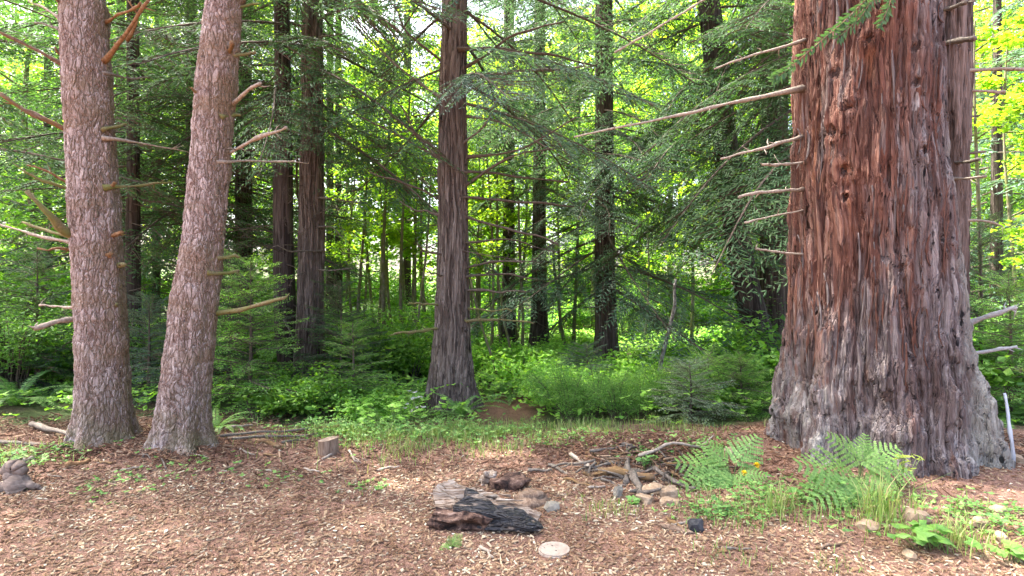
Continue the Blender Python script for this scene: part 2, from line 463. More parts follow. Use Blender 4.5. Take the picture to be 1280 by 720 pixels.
def bark_redwood(name, tint=(1, 1, 1), disp=None, amt=0.03, sc=13):
    k = NT(name, disp)
    o = k.coord(loc=(0, 0, 0))
    warp = k.node("ShaderNodeVectorMath", operation='MULTIPLY_ADD')
    nz = k.node("ShaderNodeTexNoise"); k.plug(k.coord((1, 1, 0.4)), nz.inputs["Vector"]); nz.inputs["Scale"].default_value = 3; nz.inputs["Detail"].default_value = 2
    k.plug(nz.outputs["Color"], warp.inputs[0]); warp.inputs[1].default_value = (0.10, 0.10, 0.1); k.plug(o, warp.inputs[2])
    mp = k.node("ShaderNodeMapping"); k.plug(warp.outputs[0], mp.inputs[0]); mp.inputs["Scale"].default_value = (1, 1, 0.05)
    w = mp.outputs[0]
    n1 = k.noise(w, sc, 3, 0.5)
    fur = k.math('POWER', k.math('SUBTRACT', 1.0, k.math('MULTIPLY', k.math('ABSOLUTE', k.math('SUBTRACT', n1, 0.5)), 6.0), clamp=True), 2.0)
    fib = k.noise(w, sc * 5, 4, 0.65)
    st = k.sep(k.voro(w, sc * 2.2, 'F1', out="Color"))
    h = k.math('ADD', k.math('MULTIPLY', k.math('SUBTRACT', 1.0, fur), 0.7), k.math('MULTIPLY_ADD', fib, 0.35, k.math('MULTIPLY', st[0], 0.25)))
    c = k.ramp(k.math('MULTIPLY_ADD', fib, 0.75, k.math('MULTIPLY', st[1], 0.4)),
               [(0.28, (0.040, 0.029, 0.024)), (0.5, (0.112, 0.086, 0.071)), (0.68, (0.19, 0.155, 0.132)), (0.88, (0.31, 0.265, 0.235))])
    c = k.mix(1.0, c, tint, 'MULTIPLY')
    k.color(c)
    if disp: k.disp(h, amt, 0.6)
    else: k.bump(h, 0.9, amt)
    return k.m
M['bark_second'] = bark_redwood('bark_second_stem', (0.72, 0.64, 0.62), 'BOTH', 0.045, 12)
M['bark_mid'] = bark_redwood('bark_redwood_near', (0.72, 0.71, 0.69), 'BOTH', 0.042, 17)
M['bark_pair'] = bark_redwood('bark_redwood_pair', (0.72, 0.70, 0.68), 'BOTH', 0.038, 18)
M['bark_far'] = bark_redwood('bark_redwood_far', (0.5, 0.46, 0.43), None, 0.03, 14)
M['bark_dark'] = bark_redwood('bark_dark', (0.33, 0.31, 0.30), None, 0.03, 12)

def plain_bark(name, stops, sc=30, zs=0.3, bump=0.5, mossy=None):
    k = NT(name)
    n = k.noise(k.coord((1, 1, zs)), sc, 5, 0.65)
    c = k.ramp(n, stops)
    if mossy:
        c = k.mix(k.maprange(k.noise(k.coord(), 7, 3), 0.42, 0.6), c, mossy)
    k.color(c); k.bump(n, bump, 0.01)
    return k.m
M['bark_pole'] = plain_bark('bark_sapling', [(0.3, (0.070, 0.059, 0.042)), (0.5, (0.140, 0.122, 0.084)), (0.7, (0.238, 0.217, 0.161))], 24, 0.4, 0.5, (0.112, 0.119, 0.038))
M['bark_pale'] = plain_bark('bark_pale_blotched', [(0.35, (0.045, 0.036, 0.029)), (0.48, (0.135, 0.122, 0.104)), (0.6, (0.261, 0.248, 0.225))], 16, 0.8, 0.5)
M['dead_wood'] = plain_bark('dead_branch_brown', [(0.3, (0.062, 0.038, 0.025)), (0.5, (0.136, 0.090, 0.059)), (0.7, (0.223, 0.167, 0.124))], 40, 1, 0.5, (0.155, 0.093, 0.040))
M['dead_moss'] = plain_bark('dead_branch_mossy', [(0.3, (0.078, 0.066, 0.027)), (0.5, (0.144, 0.120, 0.054)), (0.7, (0.216, 0.186, 0.102))], 50, 1, 0.6, (0.132, 0.132, 0.042))
M['dead_pale'] = plain_bark('dead_branch_bleached', [(0.3, (0.146, 0.111, 0.082)), (0.5, (0.256, 0.211, 0.164)), (0.7, (0.365, 0.316, 0.258))], 40, 1, 0.4)
M['dead_orange'] = plain_bark('dead_branch_orange', [(0.3, (0.093, 0.042, 0.019)), (0.5, (0.177, 0.098, 0.044)), (0.7, (0.232, 0.158, 0.093))], 30, 1, 0.5)
M['dead_grey'] = plain_bark('dead_branch_grey', [(0.3, (0.061, 0.049, 0.039)), (0.5, (0.118, 0.097, 0.077)), (0.7, (0.189, 0.163, 0.134))], 40, 1, 0.4)
M['twig'] = plain_bark('twig_dark', [(0.3, (0.05, 0.038, 0.028)), (0.6, (0.11, 0.085, 0.065))], 30, 1, 0.3)
M['white_stick'] = plain_bark('stick_white', [(0.3, (0.281, 0.304, 0.338)), (0.6, (0.394, 0.422, 0.461))], 20, 0.3, 0.2)
M['stem_green'] = plain_bark('stem_green', [(0.3, (0.10, 0.15, 0.05)), (0.7, (0.20, 0.26, 0.09))], 20, 1, 0.2)

def wood_grain(name, stops, sc=(6, 60, 60), bump=0.7):
    k = NT(name)
    n = k.noise(k.coord(sc), 1.0, 5, 0.65, 0.6)
    k.color(k.ramp(n, stops)); k.bump(n, bump, 0.012)
    return k.m
M['log_wood'] = wood_grain('log_weathered', [(0.34, (0.035, 0.022, 0.016)), (0.42, (0.125, 0.085, 0.06)), (0.50, (0.21, 0.16, 0.12)), (0.60, (0.31, 0.26, 0.21)), (0.72, (0.40, 0.36, 0.315))], (3, 52, 52), 1.0)
M['log_rot_shade'] = wood_grain('log_rotten_shade', [(0.36, (0.010, 0.006, 0.005)), (0.48, (0.055, 0.030, 0.022)), (0.58, (0.13, 0.078, 0.055)), (0.70, (0.26, 0.18, 0.14))], (16, 26, 12), 1.0)  # rot brown, with the cavity's darkness painted in as near-black tones
M['driftwood'] = wood_grain('driftwood_grey', [(0.3, (0.096, 0.071, 0.057)), (0.5, (0.168, 0.129, 0.105)), (0.7, (0.247, 0.194, 0.159))], (10, 30, 30), 0.8)
M['stump_side'] = wood_grain('stump_side', [(0.3, (0.063, 0.039, 0.026)), (0.5, (0.151, 0.101, 0.069)), (0.7, (0.252, 0.189, 0.139))], (38, 38, 4), 0.8)
M['stump_top'] = wood_grain('stump_top', [(0.3, (0.098, 0.066, 0.049)), (0.6, (0.203, 0.154, 0.119))], (20, 20, 20), 0.5)
k = NT('char')
n1 = k.noise(k.coord((7, 44, 44)), 1.0, 5, 0.7)
n2 = k.noise(k.coord((3, 24, 24), loc=(2, 2, 2)), 1.0, 4, 0.6)
ck = k.maprange(k.voro(k.coord((7, 42, 42)), 1.0, 'DISTANCE_TO_EDGE'), 0.0, 0.15)
k.color(k.mix(k.maprange(n2, 0.57, 0.62), k.ramp(n1, [(0.35, (0.006, 0.006, 0.008)), (0.58, (0.018, 0.018, 0.021)), (0.72, (0.060, 0.060, 0.068))]), k.ramp(n1, [(0.3, (0.07, 0.05, 0.038)), (0.7, (0.27, 0.21, 0.16))])))
k.bump(k.math('MULTIPLY_ADD', ck, 0.45, n1), 1.0, 0.02); k.b.inputs["Roughness"].default_value = 0.4; k.b.inputs["Specular IOR Level"].default_value = 0.5
M['char'] = k.m

def stone(name, a, b):
    k = NT(name); n = k.noise(k.coord(), 14, 5, 0.65)
    k.color(k.ramp(n, [(0.3, a), (0.7, b)])); k.bump(n, 0.6, 0.015); return k.m
M['stone_tan'] = stone('stone_tan', (0.180, 0.120, 0.072), (0.330, 0.252, 0.174))
M['stone_grey'] = stone('stone_grey', (0.111, 0.102, 0.084), (0.236, 0.214, 0.173))
M['stone_black'] = stone('stone_black', (0.012, 0.013, 0.015), (0.05, 0.05, 0.055))
k = NT('cover_plastic'); n = k.noise(k.coord(), 60, 4)
dirt = k.maprange(k.noise(k.coord(), 22, 5, 0.7), 0.50, 0.68)
k.color(k.mix(k.math('MULTIPLY', dirt, 0.45), k.ramp(n, [(0.3, (0.29, 0.24, 0.195)), (0.7, (0.345, 0.29, 0.24))]), (0.15, 0.095, 0.07))); k.bump(n, 0.15, 0.003); k.b.inputs["Roughness"].default_value = 0.55
M['cover'] = k.m
k = NT('hole_dark'); k.color((0.02, 0.016, 0.013)); M['hole'] = k.m

def island_mat(name, cols, rough=0.85):
    k = NT(name); g = k.node("ShaderNodeNewGeometry")
    c = k.ramp(g.outputs["Random Per Island"], [(i / (len(cols) - 1), x) for i, x in enumerate(cols)])
    n = k.noise(k.coord((1, 1, 1), 'World'), 130, 3)
    c = k.mix(k.maprange(n, 0.3, 0.7, 0, 0.5), c, k.mix(1.0, c, (0.55, 0.5, 0.48), 'MULTIPLY'))
    pt = k.noise(k.coord((1, 1, 1), 'World'), 1.6, 4, 0.6)
    c = k.mix(k.maprange(pt, 0.40, 0.62), c, k.mix(1.0, c, (0.58, 0.50, 0.46), 'MULTIPLY'))
    k.color(c); k.b.inputs["Roughness"].default_value = rough
    return k.m
M['chips'] = island_mat('wood_chips', [(0.139, 0.082, 0.049), (0.221, 0.134, 0.080), (0.302, 0.206, 0.122), (0.180, 0.107, 0.063), (0.405, 0.309, 0.194), (0.255, 0.165, 0.097),
                                      (0.347, 0.247, 0.151), (0.521, 0.445, 0.303), (0.197, 0.121, 0.073), (0.290, 0.192, 0.115), (0.672, 0.659, 0.497)])
M['litter'] = island_mat('bark_litter', [(0.093, 0.049, 0.032), (0.147, 0.075, 0.047), (0.209, 0.112, 0.067), (0.160, 0.093, 0.058), (0.271, 0.165, 0.103), (0.369, 0.289, 0.200)])

def ground_mat():
    k = NT('forest_floor')
    g = k.node("ShaderNodeNewGeometry"); s = k.sep(g.outputs["Position"])
    w = k.coord((1, 1, 1), 'World')
    n1 = k.noise(w, 30, 5, 0.7); n2 = k.noise(w, 1.1, 4, 0.6); n3 = k.noise(w, 120, 3, 0.6)
    mulch = k.ramp(k.math('MULTIPLY_ADD', n3, 0.6, k.math('MULTIPLY', n1, 0.4)),
                   [(0.3, (0.060, 0.030, 0.020)), (0.5, (0.148, 0.080, 0.055)), (0.60, (0.25, 0.15, 0.11)), (0.70, (0.42, 0.30, 0.23))])
    soil = k.ramp(n1, [(0.3, (0.030, 0.022, 0.014)), (0.55, (0.075, 0.050, 0.032)), (0.75, (0.13, 0.095, 0.06))])
    green = k.ramp(n1, [(0.3, (0.020, 0.034, 0.008)), (0.55, (0.045, 0.072, 0.015)), (0.75, (0.085, 0.11, 0.03))])
    e = k.math('ADD', s[1], k.math('MULTIPLY', k.math('SUBTRACT', n2, 0.5), 2.4))
    c = k.mix(k.maprange(e, 6.0, 6.9), mulch, k.mix(k.maprange(n2, 0.35, 0.55), soil, green))
    # worn earth of the trail that leaves the clearing
    px = k.math('SUBTRACT', s[0], k.math('MULTIPLY_ADD', s[1], 0.10, -0.82))
    tr = k.math('MULTIPLY', k.maprange(k.math('ABSOLUTE', px), 0.62, 0.25), k.math('MULTIPLY', k.maprange(s[1], 6.4, 7.0), k.maprange(s[1], 12.5, 10.0)))
    c = k.mix(tr, c, k.ramp(n1, [(0.3, (0.09, 0.045, 0.028)), (0.7, (0.24, 0.13, 0.085))]))
    k.color(c); k.bump(k.math('MULTIPLY_ADD', n3, 0.5, n1), 0.6, 0.03)
    return k.m
M['ground'] = ground_mat()
# ------------------------------------------------------------------ ground
def spaced(a, b, n): return list(np.linspace(a, b, n, endpoint=False))
def build_ground():
    xs = np.array(spaced(-400, -60, 10) + spaced(-60, -14, 22) + spaced(-14, -7, 36) + spaced(-7, 7.5, 180) + spaced(7.5, 15, 36) + spaced(15, 60, 22) + list(np.linspace(60, 400, 11)))
    ys = np.array(spaced(-60, -4, 14) + spaced(-4, 1.5, 16) + spaced(1.5, 9.5, 110) + spaced(9.5, 26, 80) + spaced(26, 60, 20) + list(np.linspace(60, 600, 12)))
    X, Y = np.meshgrid(xs, ys)
    V = np.stack([X, Y, gh(X, Y)], -1).reshape(-1, 3)
    nx, ny = len(xs), len(ys)
    i = np.arange(ny - 1)[:, None] * nx + np.arange(nx - 1)[None, :]
    Q = np.stack([i, i + 1, i + nx + 1, i + nx], -1).reshape(-1, 4)
    o = link("ground", Geo().add(V, Q).mesh("ground", [M['ground']]))
    tag(o, "reddish mulch clearing running into the leafy forest floor", "ground", kind="structure")
build_ground()

# ------------------------------------------------------------------ trunks
def trunk_rows(depth, rows):
    """Rows (py, left px, right px) -> world (x, z, r) of the stem, allowing for the slant of view."""
    out = []
    for py, xl, xr in rows:
        a, b = math.atan((xl - 640) / FPX), math.atan((xr - 640) / FPX)
        ph, al = (a + b) / 2, (b - a) / 2
        D = depth / math.cos(ph)
        out.append((depth * math.tan(ph), CAM_Z - (py - 360) / FPX * depth, D * math.sin(al)))
    out.sort(key=lambda t: t[1])
    return np.array(out)

def trunk_mesh(xzr, base, height, top_r, nseg, dz, mat, flare=(0.0, 0.4), lobes=(0.0, 5, 0.0), rough=0.03, seed=1, extra=None, zmax_fine=None):
    """Stem mesh in the tree's own frame (origin at its foot). xzr: world rows of x, z, r."""
    bx, by, bz = base
    z = xzr[:, 1] - bz; x = xzr[:, 0] - bx; r = xzr[:, 2]
    zt = z[-1] if zmax_fine is None else zmax_fine
    lean = (x[-1] - x[-2]) / max(z[-1] - z[-2], 0.2) * 0.5
    zz = np.concatenate([np.arange(-0.35, zt, dz), np.linspace(zt, height, 14)])
    xx = np.interp(zz, z, x); rr = np.interp(zz, z, r)
    up = zz > z[-1]
    if up.any():
        f = (zz[up] - z[-1]) / (height - z[-1])
        xx[up] = x[-1] + lean * (zz[up] - z[-1]) * (1 - 0.5 * f)
        rr[up] = r[-1] + (top_r - r[-1]) * f
    ker = np.array([0.25, 0.5, 0.25])
    for _ in range(6):
        xx[1:-1] = np.convolve(xx, ker, 'valid'); rr[1:-1] = np.convolve(rr, ker, 'valid')
    a = np.linspace(0, 2 * np.pi, nseg, endpoint=False)
    A, Z = np.meshgrid(a, zz)
    rad = rr[:, None] * np.ones_like(A)
    fl = np.exp(-np.maximum(Z, 0) / flare[1])
    rad = rad * (1 + flare[0] * fl)
    if lobes[0]:
        ln = np.sin(A * lobes[1] + lobes[2] + 0.6 * np.sin(2 * A + 1)) * 0.5 + np.sin(A * (lobes[1] + 3) + 2.0) * 0.35
        rad = rad * (1 + lobes[0] * ln * (0.22 + np.exp(-np.maximum(Z, 0) / (flare[1] * 1.3))))
    P = np.stack([np.cos(A) * 1.6, np.sin(A) * 1.6, Z * 0.8], -1)
    rad = rad * (1 + rough * fbm(P * 1.8, seed, 3))
    if extra is not None: rad = rad + extra(A, Z, rad)
    V = np.stack([xx[:, None] + rad * np.cos(A), rad * np.sin(A), Z], -1)
    n, kk = nseg, len(zz)
    V = V.reshape(-1, 3)
    i = np.arange(kk - 1)[:, None] * n; j = np.arange(n)[None, :]; j2 = (j + 1) % n
    Q = np.stack([i + j, i + j2, i + n + j2, i + n + j], -1).reshape(-1, 4)
    return Geo().add(V, Q).mesh("trunk", [mat]), (zz, xx, rr)

def limb_part(name, root, world_pts, r0, r1, mat, n=10, jit=0.006, seg=7, knots=0.12):
    """A bare limb as a part of its tree; world_pts are world positions."""
    P = curve(world_pts, n, jit) - np.array(root.location)
    t = np.linspace(0, 1, n)
    rad = (r0 + (r1 - r0) * t ** 0.8) * (1 + RNG.normal(0, knots, n))
    rad *= 0.88; rad[0] = r0 * 1.35; rad[1] = max(rad[1], r0)
    V, Q, T = tube(P, np.maximum(rad, 0.0025), seg, True, 0.35, int(RNG.integers(1000)))
    g = Geo().add(V, Q, T); ln = float(np.linalg.norm(P[-1] - P[0]))
    for _ in range(int(min(6, ln / 0.16))):                 # broken side twigs
        i = int(RNG.integers(2, n)); d = unit(unit(P[min(i, n - 1)] - P[i - 1]) * 0.7 + RNG.normal(0, 0.55, 3)); a = R(0.03, 0.13) * min(1.0, ln / 0.5)
        V, Q, T = tube(np.array([P[i], P[i] + d * a * 0.5 + RNG.normal(0, 0.006, 3), P[i] + d * a]), [rad[i] * 0.45 + 0.001, rad[i] * 0.3 + 0.001, 0.0012], 4); g.add(V, Q, T)
    return link(name, g.mesh(name, [mat]), root)

def px_limb(name, root, depth, pts, w0, w1, mat, dd=0.0, n=10, jit=0.006, inset=0.10):
    """Limb through picture points; depth changes by dd from root to tip; w0, w1 = widths in pixels."""
    k = len(pts); W = []
    for i, (x, y) in enumerate(pts):
        W.append(at(x, y, depth + dd * i / max(k - 1, 1)))
    W = np.array(W)
    d = unit(W[0] - W[1]); d[1] += 0.8 * (1 if dd <= 0 else -1) * 0.5
    W[0] = W[0] + d * inset
    return limb_part(name, root, W, w0 * depth / FPX / 2, w1 * depth / FPX / 2, mat, n, jit)

# ------------------------------------------------------------------ boughs and crowns
def bough(L=2.4, gap=0.085, sec=0.36, leafL=0.075, leafW=0.016, droop=0.22, pend=0.55, bare=0.18, ter=0.045, two=True, seed=0, ang=58):
    """A conifer bough along +x. -> Geo with slot 0 = needles, slot 1 = twig wood."""
    r = np.random.default_rng(seed)
    g = Geo()
    t = np.linspace(0, 1, 9)
    ax = np.stack([t * L, 0.05 * L * np.sin(t * 3 + r.uniform(0, 6)), -droop * L * t ** 2 + 0.06 * L * t], -1)
    V, Q, T = tube(ax, 0.016 * (L / 2.4) * (1 - 0.85 * t) + 0.002, 5, False); g.add(V, Q, m=1)
    s0 = np.arange(bare, 1.0, gap / L)
    B, D, S, LL, WW = [], [], [], [], []
    for sgn in (-1, 1):
        for s in s0:
            s = min(0.995, s + r.uniform(-0.3, 0.3) * gap / L)
            p = np.array([np.interp(s, t, ax[:, c]) for c in range(3)])
            ln = L * sec * (0.35 + 0.9 * (1 - s)) * min(1, (s - bare) * 5 + 0.35) * r.uniform(0.55, 1.15)
            if ln < 0.05: continue
            an = math.radians(ang + r.uniform(-14, 14)) * sgn
            d0 = np.array([math.cos(an), math.sin(an), r.uniform(-0.25, 0.1)])
            m = max(2, int(ln / ter))
            u = (np.arange(m) + 0.5) / m
            pts = p + d0 * (u * ln)[:, None]; pts[:, 2] -= pend * ln * u ** 1.8 * 0.6
            dirs = np.gradient(pts, axis=0) if m > 2 else np.repeat(d0[None], m, 0); dirs = unit(dirs)
            B.append(p[None]); D.append((pts[-1] - p)[None]); S.append(np.array([[0, 0, 1.0]])); LL.append([-np.linalg.norm(pts[-1] - p)]); WW.append([0.010])
            side = unit(np.cross(dirs, [0, 0, 1.0]))
            for sg2 in ((-1, 1) if two else (1,)):
                dd = dirs * 0.62 + side * sg2 * 0.8 + r.normal(0, 0.16, (m, 3)); dd[:, 2] -= 0.28 * pend
                B.append(pts); D.append(dd); S.append(np.cross(dd, np.array([0, 0, 1.0]) + r.normal(0, 0.45, (m, 3))))
                LL.append(leafL * r.uniform(0.65, 1.4, m) * (1.1 - 0.45 * u)); WW.append(np.full(m, leafW) * r.uniform(0.8, 1.3, m))
    B = np.concatenate(B); D = np.concatenate(D); S = np.concatenate(S); LL = np.concatenate(LL); WW = np.concatenate(WW)
    tw = LL < 0
    V, Q = leaves(B[~tw], D[~tw], S[~tw], LL[~tw], WW[~tw], 0.2, 0.5); g.add(V, Q, m=0)
    V, Q = leaves(B[tw], D[tw], S[tw], -LL[tw], WW[tw], 0.0, 0.2); g.add(V, Q, m=1)
    return g

def dead_bough(L=2.0, seed=0, twigs=14):
    r = np.random.default_rng(seed); g = Geo()
    t = np.linspace(0, 1, 8)
    ax = np.stack([t * L, 0.06 * L * np.sin(t * 4 + r.uniform(0, 6)), (r.uniform(-0.18, 0.1)) * L * t ** 1.6], -1)
    V, Q, T = tube(ax, 0.013 * (1 - 0.85 * t) + 0.0022, 5, False); g.add(V, Q, m=1)
    for _ in range(twigs):
        s = r.uniform(0.2, 0.98); p = np.array([np.interp(s, t, ax[:, c]) for c in range(3)])
        an = r.choice([-1, 1]) * math.radians(r.uniform(30, 75)); ln = L * r.uniform(0.10, 0.34) * (1.15 - s)
        d = np.array([math.cos(an), math.sin(an), r.uniform(-0.55, 0.15)])
        q = p + d * ln; mid = p + d * ln * 0.5 + r.normal(0, 0.03, 3)
        V, Q, T = tube(np.array([p, mid, q]), [0.005, 0.0035, 0.002], 3, False); g.add(V, Q, m=1)
    return g

BOUGHS = {
    'redwood': [bough(2.3, 0.075, 0.36, 0.078, 0.0135, 0.20, 0.50, 0.12, 0.043, True, s) for s in range(5)],
    'fir': [bough(2.0, 0.085, 0.40, 0.080, 0.015, 0.12, 0.35, 0.10, 0.050, True, 20 + s) for s in range(5)],
    'far': [bough(2.6, 0.17, 0.36, 0.16, 0.036, 0.22, 0.6, 0.12, 0.095, True, 40 + s) for s in range(4)],
    'shade': [bough(2.6, 0.30, 0.40, 0.30, 0.075, 0.22, 0.6, 0.10, 0.17, True, 90 + s) for s in range(3)],
    'young': [bough(0.75, 0.058, 0.44, 0.050, 0.014, 0.10, 0.25, 0.05, 0.034, True, 60 + s, 52) for s in range(4)],
}
DEAD = [dead_bough(2.0, 80 + s) for s in range(6)]

def crown(kind, zlo, zhi, n, Lfun, path=None, seed=0, elev=(-0.1, 0.35), az=None, dead=None, trunk_r=0.12, tip=True, split=None):
    """Boughs set round a stem -> Geo (slot 0 needles, slot 1 twigs). az: optional function rng -> azimuth."""
    r = np.random.default_rng(seed); g = Geo(); bs = BOUGHS[kind]
    size = {'redwood': 2.3, 'fir': 2.0, 'far': 2.6, 'young': 0.75, 'shade': 2.6}
    for i in range(n):
        f = (i + r.uniform(0, 1)) / n; z = zlo + (zhi - zlo) * f
        L = Lfun(f) * r.uniform(0.72, 1.2); kd = 'shade' if (split and z > split) else kind; bs = BOUGHS[kd]; s = L / size[kd]
        if split and z > split and r.random() < 0.82: continue
        a = az(r) if az else (i * 2.39996 + r.uniform(-0.5, 0.5))
        e = elev[0] + (elev[1] - elev[0]) * f + r.uniform(-0.16, 0.16)
        Mx = rotz(a) @ roty(-e) @ rotx(r.uniform(-0.35, 0.35)) * s
        x0 = np.interp(z, path[0], path[1]) if path is not None else 0.0
        g.merge(bs[int(r.integers(len(bs)))], Mx, (x0 + 0.6 * trunk_r * math.cos(a), 0.6 * trunk_r * math.sin(a), z))
    if dead:
        dlo, dhi, dn, dL = dead
        for i in range(dn):
            z = r.uniform(dlo, dhi); a = az(r) if (az and r.random() < 0.5) else r.uniform(0, 6.283)
            Mx = rotz(a) @ roty(-r.uniform(-0.3, 0.25)) * (dL / 2.0 * r.uniform(0.5, 1.2))
            x0 = np.interp(z, path[0], path[1]) if path is not None else 0.0
            g.merge(DEAD[int(r.integers(len(DEAD)))], Mx, (x0, 0, z))
    return g

def leaf_cloud(r, centers, spread, per, L, W, flat=0.6, g=None, m=0):
    """Clumps of broad leaves round the given centres."""
    g = g or Geo(); K = len(centers)
    C = np.repeat(np.asarray(centers, float), per, 0); N = len(C)
    off = r.normal(0, 1, (N, 3)) * np.repeat(np.broadcast_to(spread, (K,)), per)[:, None] * np.array([1, 1, 0.45])
    az = r.uniform(0, 6.283, N)
    d = np.stack([np.cos(az), np.sin(az), r.normal(-0.25, 0.35, N)], -1)
    up = np.stack([r.normal(0, flat, N), r.normal(0, flat, N), np.ones(N)], -1)
    sz = r.uniform(0.6, 1.35, N)
    V, Q = leaves(C + off, d, np.cross(d, up), L * sz, W * sz, 0.22, 0.48)
    return g.add(V, Q, m=m)

def broadleaf(seed, H, zlo, rad, nclu, per, L, W, trunk_r, mats, lean=0.0):
    """-> (trunk mesh, crown mesh) of a broad-leaved tree with limbs reaching into its leaf clumps."""
    r = np.random.default_rng(seed)
    tz = np.linspace(-0.3, H * 0.92, 12)
    tx = lean * tz + 0.12 * np.sin(tz * 0.8 + seed); ty = 0.10 * np.sin(tz * 0.6 + 2 * seed)
    P = np.stack([tx, ty, tz], -1)
    V, Q, T = tube(P, trunk_r * (1 - 0.88 * (tz + 0.3) / H) + 0.008, 8, False, 0.08, seed)
    tg = Geo().add(V, Q)
    cents = []; cg = Geo()
    nl = max(10, nclu // 5)
    for i in range(nl):
        f = (i + r.uniform(0, 1)) / nl; z = zlo + (H * 0.92 - zlo) * f
        a = r.uniform(0, 6.283); ln = rad * (math.sin(math.pi * (0.18 + 0.75 * f)) ** 0.7) * r.uniform(0.55, 1.15)
        p0 = np.array([np.interp(z, tz, tx), np.interp(z, tz, ty), z])
        d = np.array([math.cos(a), math.sin(a), r.uniform(0.0, 0.7)])
        p1 = p0 + d * ln * 0.55; p2 = p0 + d * ln + np.array([0, 0, -0.05 * ln])
        V, Q, T = tube(curve([p0, p1, p2], 6), np.linspace(0.022, 0.005, 6) * (H / 9), 4, False); tg.add(V, Q)
        for u in r.uniform(0.35, 1.05, max(3, nclu // nl)):
            cents.append(p0 + (p2 - p0) * u + r.normal(0, 0.22 * rad / 2.5, 3) * np.array([1, 1, 0.8]))
    cents = np.array(cents)
    leaf_cloud(r, cents, r.uniform(0.20, 0.42, len(cents)) * rad / 2.6, per, L, W, 0.55, cg)
    return tg.mesh("trunk", [mats[0]]), cg.mesh("crown", [mats[1]], False)
def where(px):
    """What stands before or beside a thing seen at that column."""
    for lim, ph in ((70, "beyond the thick spruce"), (200, "behind the gap between the spruces"), (330, "behind the leaning spruce"), (425, "behind the joined redwoods"), (470, "just past the joined redwoods"),
                    (540, "in the gap before the straight redwood"), (600, "behind the straight redwood"), (650, "beyond the trail by the slim dark redwoods"), (705, "past the slim twiggy redwoods"), (770, "behind the half hidden redwood"),
                    (830, "before the pale blotched sapling"), (890, "beyond the pale blotched sapling"), (950, "near the leaning dark trunk"), (1100, "close behind the giant redwood"), (1240, "on the giant redwood's outer side")):
        if px < lim: return ph
    return "well past the giant redwood's outer side"
# ------------------------------------------------------------------ the two spruces beside the clearing
def spruce(label, depth, rows, foot_py, H, seed, limbs, crown_seed):
    xzr = trunk_rows(depth, rows)
    bx = xzr[0, 0]; bz = float(gh(bx, depth))
    root = thing("spruce_tree", label, "tree", (bx, depth, bz))
    bumps = RNG.uniform(0, 1, (26, 2)) * np.array([6.283, 4.6])
    def extra(A, Z, rad):
        o = np.zeros_like(A)
        for a0, z0 in bumps:
            da = np.angle(np.exp(1j * (A - a0))) * 0.22
            o += 0.016 * np.exp(-(da ** 2 + (Z - z0) ** 2 * 0.6) / 0.006)
        return o
    me, path = trunk_mesh(xzr, (bx, depth, bz), H, 0.05, 180, 0.0145, M['bark_spruce'], (0.30, 0.15), (0.16, 5, seed), 0.035, seed, extra)
    link("trunk", me, root)
    for pts, w0, w1, mt, dd in limbs:
        px_limb("dead_branch", root, depth, pts, w0, w1, M[mt], dd)
    cg = crown('shade', 6.9, H - 0.4, 46, lambda f: 2.6 * (1 - 0.8 * f) + 0.3, path, crown_seed, (-0.15, 0.4), trunk_r=0.2)
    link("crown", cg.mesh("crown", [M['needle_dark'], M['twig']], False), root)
    return root

